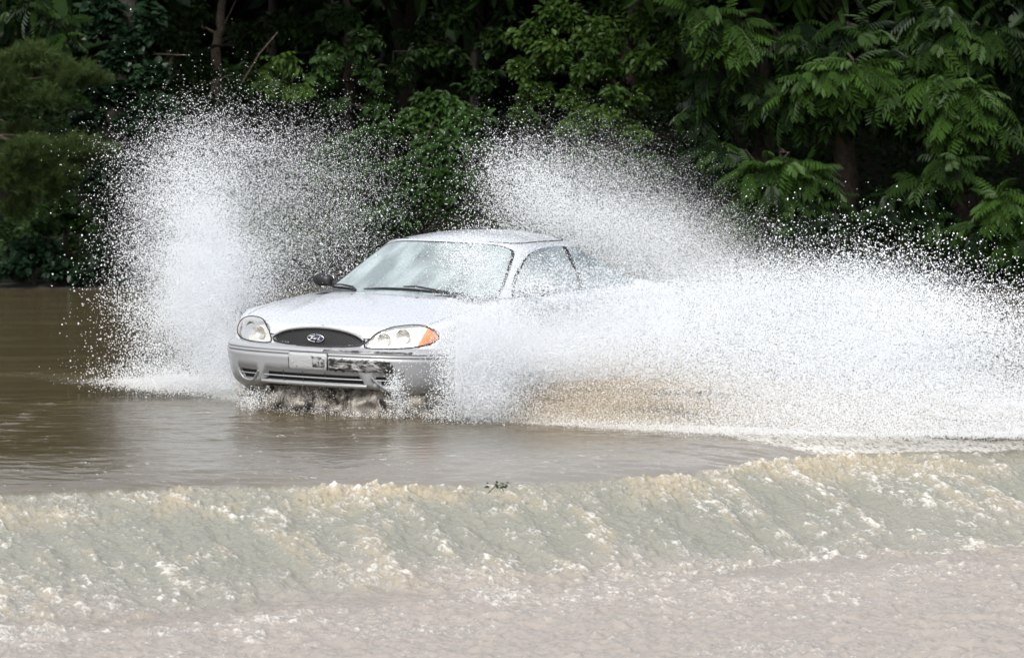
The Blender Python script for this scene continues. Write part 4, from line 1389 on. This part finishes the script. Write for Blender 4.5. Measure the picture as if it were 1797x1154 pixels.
ncol = len(segn)
parts = {}
for i in range(len(VR) - 1):
    for j in range(ncol):
        nm = segn[j]
        if nm in ('ws', 'wseal', 'rw', 'rseal'):
            if VR[i] >= 0.965:
                nm = 'frame'
            elif VR[i] >= 0.94 or VR[i] < 0.02:
                nm = 'wseal' if nm[0] == 'w' else 'rseal'
        elif nm in ('fglass', 'rglass', 'bp', 'seal'):
            if VR[i] < 0.02:
                nm = 'seal'
        if nm in ('ap', 'cp'):
            nm = 'frame'
        parts.setdefault(nm, []).append((i, j))


def cab_part(name, keys, mat, parent, side=0):
    m_ = MB()
    ci = np.arange(CAB.shape[0] * CAB.shape[1]).reshape(CAB.shape[:2])
    for s in ((1, -1) if side == 0 else (side,)):
        V = CAB.reshape(-1, 3) * [s, 1, 1]
        q = []
        for k in keys:
            for i, j in parts.get(k, []):
                f = [ci[i, j], ci[i, j + 1], ci[i + 1, j + 1], ci[i + 1, j]]
                q.append(f if s > 0 else f[::-1])
        m_.add(V, quads=np.array(q))
    return m_.build(name, mat, parent)


pil = cab_part('pillars', ['frame'], MAT['paint'], car)
ws = cab_part('windshield', ['ws'], MAT['windshield'], car)
cab_part('seal', ['wseal'], MAT['rubber'], ws)
rw = cab_part('rear_window', ['rw'], MAT['side_glass'], car)
cab_part('seal', ['rseal'], MAT['rubber'], rw)
for s in (1, -1):
    a = cab_part('side_window', ['fglass'], MAT['side_glass'], car, s)
    cab_part('seal', ['seal', 'bp'], MAT['rubber'], a, s)
    cab_part('side_window', ['rglass'], MAT['side_glass'], car, s)
# roof
rt = CAB[-1]
js = np.arange(1, len(rt) - 1)
zr = np.interp(rt[js, 1], [2.08, 2.2, 2.4, 2.7, 3.0, 3.2, 3.3], [1.335, 1.358, 1.385, 1.399, 1.392, 1.368, 1.335])
RG = np.stack([rt[js, 0][:, None] * cc[None], np.repeat(rt[js, 1][:, None], NC, 1), np.zeros((len(js), NC))], -1)
RG[:, :, 2] = rt[js, 2][:, None] + (zr - rt[js, 2])[:, None] * (1 - np.abs(cc)[None] ** 2.4)
m_ = MB()
m_.grid(RG)
roof = m_.build('roof', MAT['paint'], car)
for s in (1, -1):
    m_ = MB()
    k_ = [i for i in range(len(js)) if 2.12 < rt[js[i], 1] < 3.25]
    p = RG[k_][:, 2 if s < 0 else NC - 3].copy()
    p[:, 2] += 0.002
    m_.tube(p, 0.004, 5)
    m_.build('roof_molding', MAT['rubber'], roof)


def ws_pt(l, v, off):
    o, Wd = cab(v)
    k = np.interp(abs(l), o[:160, 0], np.arange(160))
    p = np.array([np.interp(k, np.arange(160), o[:160, i]) for i in range(3)])
    p[0] *= np.sign(l) if l else 1
    return p + np.array([0, -0.45, 0.9]) * off


for pts_, arm in (([(-0.70, 0.035), (-0.60, 0.045), (-0.50, 0.05), (-0.40, 0.045), (-0.34, 0.035)], [(-0.30, 0.0), (-0.36, 0.05), (-0.50, 0.075), (-0.58, 0.06)]),
                  ([(-0.26, 0.06), (-0.10, 0.085), (0.08, 0.09), (0.25, 0.075), (0.42, 0.04)], [(0.56, 0.0), (0.36, 0.055), (0.16, 0.115), (0.06, 0.105)])):
    m_ = MB()
    m_.tube([ws_pt(l, v, 0.014) for l, v in pts_], [0.005, 0.009, 0.010, 0.009, 0.006], 6)
    wo_ = m_.build('wiper', MAT['rubber'], car)
    m_ = MB()
    m_.tube([ws_pt(l, v, 0.028) for l, v in arm], [0.011, 0.009, 0.007, 0.006], 6)
    m_.build('wiper_arm', MAT['black'], wo_)
m_ = MB()
m_.grid(np.array([[ws_pt(l, v, o_) for l in np.linspace(-0.70, 0.70, 40)] for v, o_ in ((0.0, 0.004), (0.012, 0.006), (0.028, 0.004))]))
m_.build('cowl', MAT['black'], car)

for s in (1, -1):                                     # door mirrors
    R_ = np.array(Matrix.Rotation(s * 0.25, 3, 'Z'))
    m_ = MB()
    m_.ellipsoid((s * 0.905, 1.83, 1.005), (0.088, 0.058, 0.047), 22, 14, R_, 0.8)
    m_.tube([(s * 0.85, 1.84, 0.985), (s * 0.75, 1.84, 0.975)], [0.028, 0.034], 10)
    mo = m_.build('door_mirror', MAT['black'], car)
    m_ = MB()
    m_.ellipsoid((s * 0.91, 1.888, 1.005), (0.082, 0.008, 0.045), 20, 8, R_, 0.8)
    m_.build('mirror_glass', MAT['chrome'], mo)

# wheels
for s in (1, -1):
    for b_ in (0.98, 3.74):
        m_ = MB()
        a_ = np.linspace(0, 2 * math.pi, 48, endpoint=False)
        prof = [(0.70, 0.20), (0.70, 0.29), (0.72, 0.315), (0.76, 0.325), (0.86, 0.325), (0.905, 0.315), (0.922, 0.29), (0.924, 0.25), (0.918, 0.215)]
        m_.grid(np.array([np.column_stack([np.full(48, s * x_), b_ + r_ * np.cos(a_), 0.325 + r_ * np.sin(a_)]) for x_, r_ in prof]), close_u=True)
        wh = empty('wheel', (0, 0, 0))
        wh.parent = car
        m_.build('tyre', MAT['rubber'], wh)
        m_ = MB()
        prof = [(0.922, 0.215), (0.900, 0.205), (0.890, 0.12), (0.912, 0.06), (0.915, 0.01)]
        m_.grid(np.array([np.column_stack([s * (x_ + 0.014 * np.cos(7 * a_) * (0.05 < r_ < 0.18)), b_ + r_ * np.cos(a_), 0.325 + r_ * np.sin(a_)]) for x_, r_ in prof]), close_u=True)
        m_.build('rim', MAT['silver_trim'], wh)
        m_ = MB()
        aa = np.linspace(-0.05, math.pi + 0.05, 40)
        Ga = [np.column_stack([np.full(40, s * 0.9175), b_ + r_ * np.cos(aa), np.maximum(0.295, 0.325 + r_ * np.sin(aa))]) for r_ in (0.02, 0.2, 0.375)]
        m_.grid(np.array(Ga))
        m_.build('wheel_arch', MAT['void'], car)

# inside
m_ = MB()
Gd = np.array([[(l, b_, z_ - 0.03 * (abs(l) / 0.7) ** 3) for l in np.linspace(-0.70, 0.70, 30)] for b_, z_ in ((1.24, 0.962), (1.5, 0.985), (1.85, 0.995), (1.95, 0.97), (1.98, 0.80))])
m_.grid(Gd)
m_.build('dashboard', MAT['dash'], car)
for s in (1, -1):
    m_ = MB()
    m_.ellipsoid((s * 0.36, 2.72, 0.86), (0.24, 0.10, 0.36), 20, 14, np.array(Matrix.Rotation(-0.22, 3, 'X')), 0.6)
    se = m_.build('seat', MAT['seat_cloth'], car)
    m_ = MB()
    m_.ellipsoid((s * 0.36, 2.83, 1.20), (0.13, 0.055, 0.085), 16, 10, None, 0.7)
    m_.build('headrest', MAT['seat_cloth'], se)
m_ = MB()
m_.ellipsoid((0, 3.62, 0.90), (0.62, 0.12, 0.18), 20, 10, None, 0.6)
m_.build('rear_seat', MAT['seat_cloth'], car)
m_ = MB()
a_ = np.linspace(0, 2 * math.pi, 37)
m_.tube(np.column_stack([0.36 + 0.185 * np.cos(a_), 2.10 + 0.08 * np.sin(a_), 0.98 + 0.165 * np.sin(a_)]), 0.014, 8, cap=False)
m_.tube([(0.36, 2.10, 0.98), (0.36, 1.9, 0.93)], 0.035, 8)
m_.build('steering_wheel', MAT['black'], car)
m_ = MB()
m_.ellipsoid((0.02, 2.02, 1.245), (0.12, 0.02, 0.032), 18, 10, None, 0.7)
m_.tube([(0.02, 2.03, 1.26), (0.02, 2.08, 1.315)], 0.01, 6)
m_.build('rear_view_mirror', MAT['black'], car)


# ------------------------------------------------------------------ spray: hundreds of thousands of drops thrown up by the wheels
def drop_material(name, col, trans):
    m, n, l, b = new_mat(name)
    b.inputs['Base Color'].default_value = (*col, 1)
    b.inputs['Roughness'].default_value = 0.5
    b.inputs['Specular IOR Level'].default_value = 0.15
    tl = n.new('ShaderNodeBsdfTranslucent')
    tl.inputs['Color'].default_value = (*col, 1)
    mx = n.new('ShaderNodeMixShader')
    mx.inputs[0].default_value = trans
    l.new(b.outputs[0], mx.inputs[1])
    l.new(tl.outputs[0], mx.inputs[2])
    l.new(mx.outputs[0], n['Material Output'].inputs['Surface'])
    return m


MAT['drop'] = drop_material('water_drops', (0.90, 0.915, 0.93), 0.5)
MAT['muddy_drop'] = drop_material('muddy_drops', (0.70, 0.64, 0.55), 0.5)
MAT['muddy_sheet'] = drop_material('muddy_sheet', (0.30, 0.255, 0.19), 0.3)
_t = (1 + 5 ** 0.5) / 2
ICO = norm(np.array([(-1, _t, 0), (1, _t, 0), (-1, -_t, 0), (1, -_t, 0), (0, -1, _t), (0, 1, _t), (0, -1, -_t), (0, 1, -_t), (_t, 0, -1), (_t, 0, 1), (-_t, 0, -1), (-_t, 0, 1)]))
ICOF = np.array([(0, 11, 5), (0, 5, 1), (0, 1, 7), (0, 7, 10), (0, 10, 11), (1, 5, 9), (5, 11, 4), (11, 10, 2), (10, 7, 6), (7, 1, 8), (3, 9, 4), (3, 4, 2), (3, 2, 6), (3, 6, 8), (3, 8, 9), (4, 9, 5), (2, 4, 11), (6, 2, 10), (8, 6, 7), (9, 8, 1)])
TET = norm(np.array([(1, 1, 1), (1, -1, -1), (-1, 1, -1), (-1, -1, 1)], float)) * 1.25
TETF = np.array([(0, 1, 2), (0, 3, 1), (0, 2, 3), (1, 3, 2)])
OCT = np.array([(1, 0, 0), (-1, 0, 0), (0, 1, 0), (0, -1, 0), (0, 0, 1), (0, 0, -1)], float)
OCTF = np.array([(0, 2, 4), (2, 1, 4), (1, 3, 4), (3, 0, 4), (2, 0, 5), (1, 2, 5), (3, 1, 5), (0, 3, 5)])


def drops(name, pos, rad, label, seed, mat='drop'):
    r = np.random.default_rng(seed)
    rad = rad * 0.69
    keep = pos[:, 2] - rad > 0.0
    pos, rad = pos[keep], rad[keep]
    c, s = math.cos(CAR_YAW), math.sin(CAR_YAW)       # nothing inside the car
    dx, dy = pos[:, 0] + 1.437, pos[:, 1] - 27.0
    lx, ly = dx * c - dy * s, dx * s + dy * c
    incar = (np.abs(lx) < 0.93) & (ly > 0.0) & (ly < 5.05) & (pos[:, 2] < np.where((ly > 1.4) & (ly < 4.3) & (np.abs(lx) < 0.72), 1.26, 0.78))
    pos, rad = pos[~incar], rad[~incar]
    big = rad > 0.0105
    Vs, Fs, n_ = [], [], 0
    for sel, T, TF in ((rad < 0.0016, TET, TETF), (~big & (rad >= 0.0016), OCT, OCTF), (big, ICO, ICOF)):
        p, q = pos[sel], rad[sel]
        if not len(p):
            continue
        N = len(p)
        a = norm(r.normal(0, 1, (N, 3)))
        b = norm(np.cross(a, r.normal(0, 1, (N, 3))))
        d = np.cross(a, b)
        st = r.uniform(0.8, 1.6, N)[:, None]
        V = p[:, None] + q[:, None, None] * (T[None, :, 0:1] * (a * st)[:, None] + T[None, :, 1:2] * b[:, None] + T[None, :, 2:3] * d[:, None])
        Vs.append(V.reshape(-1, 3))
        Fs.append((TF[None] + (np.arange(N) * len(T))[:, None, None]).reshape(-1, 3) + n_)
        n_ += N * len(T)
    o = mesh_np(name, np.concatenate(Vs), [np.concatenate(Fs)], MAT[mat], smooth=False)
    tag(o, label, 'spray', kind='stuff')
    return len(pos)


def g2(r, n, cx, cy, sx, sy, Y, sY, rot=0.0, lo=0.0025, hi=0.006, pw=2.0):
    """a thick puff: centre and spread where the photo shows it, real distance Y and depth spread sY"""
    a, b = r.normal(0, sx, n), r.normal(0, sy, n)
    c, s = math.cos(math.radians(rot)), math.sin(math.radians(rot))
    return PV(cx + a * c - b * s, cy + a * s + b * c, Y + r.normal(0, sY, n)), lo + (hi - lo) * r.random(n) ** pw


def fine_mist(r, p, n, s):
    """the finest droplets, drifting a little way off the others"""
    return p[r.integers(0, len(p), n)] + r.normal(0, s, (n, 3)) * r.random((n, 1))


def clumpy(r, p, q, scale, amount):
    """thin a puff into filaments and gaps"""
    f = TN1(p[:, 0] / scale + 0.37 * p[:, 1] / scale, p[:, 2] / scale) + 0.6 * TN2(p[:, 0] / scale + 5, p[:, 1] / scale + p[:, 2] / scale)
    k = r.random(len(p)) < 1 / (1 + np.exp(-(f * amount + 0.6)))
    return p[k], q[k]


TN1, TN2 = Tile(61, 12.0, 512, 1.0, 1.6, 0.3), Tile(62, 12.0, 512, 0.7, 0.7)


def spray():
    r = np.random.default_rng(400)
    # -- plume off the passenger-side front wheel: a column rising to the left of the nose, opening at the top
    L = []
    L.append(g2(r, 56000, 400, 640, 34, 40, 28.6, 0.20))
    L.append(g2(r, 90000, 372, 565, 40, 60, 28.9, 0.25, -8))
    L.append(g2(r, 112000, 348, 485, 46, 68, 29.1, 0.30, -4))
    L.append(g2(r, 48000, 345, 395, 58, 62, 29.3, 0.35))
    L.append(g2(r, 22000, 360, 300, 76, 52, 29.4, 0.4, lo=0.003, hi=0.007))
    L.append(g2(r, 18000, 288, 470, 54, 105, 29.2, 0.4, 0, lo=0.003, hi=0.0085))
    L.append(g2(r, 7500, 285, 585, 46, 50, 29.0, 0.4, 0, lo=0.003, hi=0.009))
    L.append(g2(r, 18000, 430, 400, 80, 90, 30.0, 0.4, 10, lo=0.0025, hi=0.006))
    L.append(g2(r, 26000, 560, 400, 85, 80, 30.9, 0.6, 20, lo=0.0022, hi=0.0055))
    L.append(g2(r, 900, 600, 440, 70, 60, 29.8, 0.6, 0, lo=0.006, hi=0.014, pw=3))
    L.append(g2(r, 14000, 450, 480, 40, 50, 29.0, 0.3))
    L.append(g2(r, 11000, 500, 285, 110, 55, 29.9, 0.6, 12, lo=0.0025, hi=0.006))
    L.append(g2(r, 13000, 350, 672, 75, 12, 28.4, 0.25, 4, lo=0.003, hi=0.008))
    L.append(g2(r, 4000, 265, 655, 46, 15, 28.5, 0.3, 0, lo=0.003, hi=0.007))
    L.append(g2(r, 500, 230, 500, 60, 120, 29.0, 0.4, 0, lo=0.007, hi=0.013))
    p = np.concatenate([a for a, b in L])
    q = np.concatenate([b for a, b in L])
    p, q = clumpy(r, p, q, 0.10, 0.7)
    p, q = np.concatenate([p, fine_mist(r, p, 150000, 0.16)]), np.concatenate([q, r.uniform(0.0011, 0.0019, 150000)])
    n1 = drops('spray_plume', p, q, 'tall white plume of spray thrown up left of the car by the front wheel', 1)
    # -- fan behind and over the car from the far rear
    L = []
    L.append(g2(r, 20000, 965, 358, 66, 46, 32.3, 0.5, 25, lo=0.0035, hi=0.0085))
    L.append(g2(r, 6500, 920, 315, 48, 34, 32.1, 0.5, 30, lo=0.0035, hi=0.009))
    L.append(g2(r, 48000, 1070, 400, 85, 50, 32.1, 0.6, 28, lo=0.0025, hi=0.006))
    L.append(g2(r, 44000, 1180, 450, 90, 44, 31.7, 0.6, 22, lo=0.0025, hi=0.006))
    L.append(g2(r, 22000, 1100, 345, 100, 50, 32.5, 0.6, 25, lo=0.0022, hi=0.005))
    L.append(g2(r, 12000, 1010, 402, 55, 26, 32.4, 0.5, 10, lo=0.003, hi=0.007))
    L.append(g2(r, 12000, 1260, 430, 70, 34, 32.3, 0.6, 20, lo=0.0022, hi=0.005))
    p = np.concatenate([a for a, b in L])
    q = np.concatenate([b for a, b in L])
    p, q = clumpy(r, p, q, 0.12, 0.6)
    p, q = np.concatenate([p, fine_mist(r, p, 130000, 0.18)]), np.concatenate([q, r.uniform(0.0011, 0.0019, 130000)])
    n2 = drops('spray_fan', p, q, 'loose fan of drops flying up behind the car roof and trailing right', 2)
    # -- the big sheet off the driver-side front wheel, sweeping out to the right
    N = 640000
    x = 800 + 1040 * r.random(N)
    xs_ = [790, 830, 900, 1000, 1100, 1200, 1350, 1500, 1620, 1797, 1850]
    ytop = np.interp(x, xs_, [560, 560, 572, 560, 524, 494, 476, 478, 500, 560, 585])
    ybot = np.interp(x, xs_, [700, 738, 744, 752, 760, 766, 774, 776, 777, 779, 780])
    h = r.beta(1.25, 1.0, N)
    h = np.where(r.random(N) < 0.03, h + np.abs(r.normal(0, 0.13, N)), h)
    y = ybot + (ytop - ybot) * h + r.normal(0, 1, N) * (7 + 17 * np.clip(h, 0, 1) ** 2)
    yb = np.interp(x, xs_, [26.5, 26.45, 26.2, 25.9, 25.6, 25.4, 25.15, 25.05, 25.0, 24.95, 24.9])
    yt = np.interp(x, xs_, [27.0, 27.1, 27.3, 27.5, 27.6, 27.6, 27.5, 27.4, 27.3, 27.2, 27.1])
    Y = yb + 0.12 + (yt - yb) * np.clip(h, 0, 1.3) + r.normal(0, 0.16, N)
    pos = PV(x, y, Y)
    q = 0.0024 + 0.0038 * r.random(N) ** 2.5
    # thin where the brown sheet shows through, thin towards the ragged far end
    hole = np.exp(-((x - 1010) / 150) ** 2 - ((y - 705) / 46) ** 2) * 0.60 + np.exp(-((x - 1190) / 120) ** 2 - ((y - 720) / 30) ** 2) * 0.45
    rag = sstep(1480, 1800, x) * sstep(0.28, 0.62, h) * 0.80
    keep = r.random(N) > np.maximum(np.clip(hole, 0, 0.95), rag)
    pos, q = pos[keep], q[keep]
    low = np.exp(-((x[keep] - 1030) / 210) ** 2 - ((y[keep] - 712) / 72) ** 2) * 0.68 + 0.10 * sstep(620, 740, y[keep])
    mud = r.random(len(pos)) < low
    drops('muddy_spray', pos[mud], q[mud], 'brown tinged drops low in the right spray beside the front wheel', 5, 'muddy_drop')
    L = [(pos[~mud], q[~mud])]
    # dense root at the wheel, rising drops before the windscreen and doors
    L.append(g2(r, 40000, 850, 640, 36, 44, 26.4, 0.12))
    L.append(g2(r, 22000, 930, 630, 60, 34, 26.6, 0.2))
    L.append(g2(r, 3600, 850, 470, 36, 50, 26.6, 0.25, 10, lo=0.003, hi=0.007))
    L.append(g2(r, 2600, 822, 455, 26, 22, 26.6, 0.2, 0, lo=0.003, hi=0.007))
    L.append(g2(r, 5000, 870, 550, 50, 26, 26.6, 0.25, 10, lo=0.003, hi=0.007))
    L.append(g2(r, 5500, 965, 510, 75, 36, 27.2, 0.3, 15, lo=0.0028, hi=0.0065))
    L.append(g2(r, 8500, 1065, 508, 80, 36, 27.6, 0.3, 5, lo=0.0028, hi=0.0065))
    L.append(g2(r, 2200, 930, 505, 30, 18, 26.9, 0.2, 0, lo=0.003, hi=0.007))
    L.append(g2(r, 1500, 790, 640, 14, 60, 26.2, 0.1, 0, lo=0.003, hi=0.008))
    L.append(g2(r, 7000, 850, 705, 34, 26, 26.3, 0.12, 0, lo=0.003, hi=0.007))
    # big loose drops along the ragged upper edge
    n_ = 7500
    x2 = 1560 + 150 * r.standard_normal(n_)
    yt2 = np.interp(x2, xs_, ytop_ref := [560, 560, 572, 560, 524, 494, 476, 478, 500, 560, 585])
    y2 = yt2 + 40 - np.abs(r.normal(0, 1, n_)) * 40 + r.normal(0, 45, n_)
    L.append((PV(x2, y2, 26.9 + r.normal(0, 0.35, n_)), 0.0036 + 0.0082 * r.random(n_) ** 3))
    n_ = 22000
    x2 = 1660 + 120 * r.standard_normal(n_)
    y2 = 600 + r.normal(0, 55, n_)
    L.append((PV(x2, y2, 26.5 + r.normal(0, 0.35, n_)), 0.0035 + 0.006 * r.random(n_) ** 2))
    # flat wash along the landing line
    n_ = 30000
    x2 = 930 + 900 * r.random(n_) ** 0.8
    y2 = np.interp(x2, xs_, [700, 738, 744, 752, 760, 766, 774, 776, 777, 779, 780]) - np.abs(r.normal(0, 10, n_))
    L.append((PV(x2, y2, np.interp(x2, xs_, [26.5, 26.45, 26.2, 25.9, 25.6, 25.4, 25.15, 25.05, 25.0, 24.95, 24.9]) + 0.2 + np.abs(r.normal(0, 0.3, n_))), 0.0025 + 0.004 * r.random(n_)))
    p = np.concatenate([a for a, b in L])
    q = np.concatenate([b for a, b in L])
    p, q = np.concatenate([p, fine_mist(r, p, 170000, 0.09)]), np.concatenate([q, r.uniform(0.0011, 0.0019, 170000)])
    n3 = drops('spray_sheet', p, q, 'wide white sheet of spray sweeping right from the driver-side front wheel', 3)
    # -- small splash dripping off the right fog opening and under the bumper
    L = [g2(r, 700, 695, 672, 9, 12, 26.55, 0.04, 0, 0.002, 0.007), g2(r, 1000, 700, 705, 12, 20, 26.55, 0.05, 0, 0.002, 0.007), g2(r, 1500, 790, 722, 26, 14, 26.5, 0.08, 0, 0.002, 0.006),
         g2(r, 1100, 620, 728, 90, 5, 26.75, 0.10, 4, 0.002, 0.005), g2(r, 2600, 450, 700, 16, 10, 27.2, 0.06, 0, 0.002, 0.006), g2(r, 600, 740, 728, 40, 6, 26.6, 0.08, 3, 0.002, 0.006), g2(r, 300, 560, 700, 60, 12, 26.9, 0.1, 0, 0.002, 0.005)]
    n4 = drops('bumper_splash', np.concatenate([a for a, b in L]), np.concatenate([b for a, b in L]), 'broken splash dripping and kicking up under the front bumper', 4)
    print('drops', n1, n2, n3, n4)


spray()


# ---- the muddy wave the driver-side wheel pushes up, seen through thin drops
def bow_wave():
    n_, k = 220, 46
    t = np.linspace(0, 1, n_)[:, None]
    s = np.linspace(0, 1, k)[None, :]
    x0 = np.interp(t, [0, 0.15, 1], [-0.22, 0.15, 3.9])
    y0 = np.interp(t, [0, 0.15, 1], [26.75, 26.5, 25.6])
    hgt = np.interp(t, [0, 0.1, 0.35, 0.6, 1], [0.10, 0.24, 0.33, 0.28, 0.10])
    w = 0.55
    X, Yb, S = np.broadcast_arrays(x0, y0, s)
    nz1 = Tile(71, 6, 512, 0.30, 0.14)(X * 1.0 + S * 0.3, S * 2.0)
    nz2 = Tile(72, 4, 512, 0.09, 0.07)(X + S * 0.3, S * 1.4)
    Z = -0.02 + hgt * np.sin(np.clip(S, 0, 1) * math.pi) ** 0.8 * (1 + 0.035 * nz1 + 0.02 * nz2)
    Yv = Yb + (S - 0.2) * w + 0.03 * nz1
    m_ = MB()
    m_.grid(np.stack([X + 0 * S, Yv, Z], -1))
    o = m_.build('bow_wave', MAT['muddy_sheet'])
    tag(o, 'brown muddy wave pushed aside by the car, seen through the thin right spray', 'wave', kind='stuff')


bow_wave()


# ---- torn curtain of water falling from under the bumper
def curtain():
    m, n, l, b = new_mat('water_curtain')
    b.inputs['Base Color'].default_value = (0.33, 0.305, 0.27, 1)
    b.inputs['Roughness'].default_value = 0.2
    b.inputs['IOR'].default_value = 1.333
    tc = n.new('ShaderNodeTexCoord')
    mp = n.new('ShaderNodeMapping')
    mp.inputs['Scale'].default_value = (9, 9, 4.5)
    l.new(tc.outputs['Object'], mp.inputs[0])
    nz = n.new('ShaderNodeTexNoise')
    nz.inputs['Scale'].default_value = 1.0
    nz.inputs['Detail'].default_value = 7
    nz.inputs['Roughness'].default_value = 0.68
    nz.inputs['Distortion'].default_value = 0.8
    l.new(mp.outputs[0], nz.inputs['Vector'])
    mr = n.new('ShaderNodeMapRange')
    mr.inputs[1].default_value, mr.inputs[2].default_value = 0.44, 0.58
    mr.inputs[3].default_value, mr.inputs[4].default_value = 0.03, 0.72
    l.new(nz.outputs['Fac'], mr.inputs[0])
    l.new(mr.outputs[0], b.inputs['Alpha'])
    bp = n.new('ShaderNodeBump')
    bp.inputs['Strength'].default_value = 1.0
    bp.inputs['Distance'].default_value = 0.02
    l.new(nz.outputs['Fac'], bp.inputs['Height'])
    l.new(bp.outputs[0], b.inputs['Normal'])
    M = np.array(Matrix.Rotation(-CAR_YAW, 3, 'Z'))
    n_, k = 160, 24
    ll = np.linspace(-0.80, 0.86, n_)
    m_ = MB()
    for layer, (yo, amp) in enumerate(((0.13, 0.02), (0.20, 0.03))):
        G = np.zeros((n_, k, 3))
        for i, a in enumerate(ll):
            yy = 0.52 * (1 - math.sqrt(max(0, 1 - min(1, abs(a) / 0.90) ** 2.5)))
            for j, s in enumerate(np.linspace(0, 1, k)):
                G[i, j] = (a, yy + yo - 0.05 * (1 - s) ** 2, -0.02 + s * 0.20)
        nz_ = Tile(81 + layer, 3, 256, 0.09, 0.06)(G[:, :, 0] + 5, G[:, :, 2])
        G[:, :, 1] += amp * nz_
        m_.grid(G @ M.T + np.array([-1.437, 27.0, 0]))
    o = m_.build('water_curtain', m)
    tag(o, 'torn muddy curtain of water churning under the front bumper', 'splash', kind='stuff')


curtain()

# ---- a leafy sprig carried over the crest
def sprig():
    c = W(872, 856, -0.06) + np.array([0, 0, 0.012])
    root = empty('leafy_sprig', c)
    tag(root, 'small green leafy sprig caught in the foam on the crest of the water step', 'sprig')
    m_ = MB()
    r = np.random.default_rng(9)
    m_.tube([(-0.05, 0, -0.04), (-0.01, 0.01, 0.0), (0.05, 0, 0.012)], [0.003, 0.0025, 0.0015], 5)
    m_.build('stem', MAT['bark_dark'], root)
    m_ = MB()
    N = 16
    pos = np.column_stack([r.uniform(-0.05, 0.06, N), r.uniform(-0.03, 0.03, N), r.uniform(-0.015, 0.02, N)])
    scatter(m_, OVAL[0], pos, r.normal(0, 1, (N, 3)) * [1, 0.6, 0.4], np.array([0, -0.5, 1.0]) + r.normal(0, 0.3, (N, 3)), r.uniform(0.022, 0.04, N), r.random(N))
    m_.build('leaves', MAT['leaf_mid'], root, smooth=False, tones=True)


sprig()
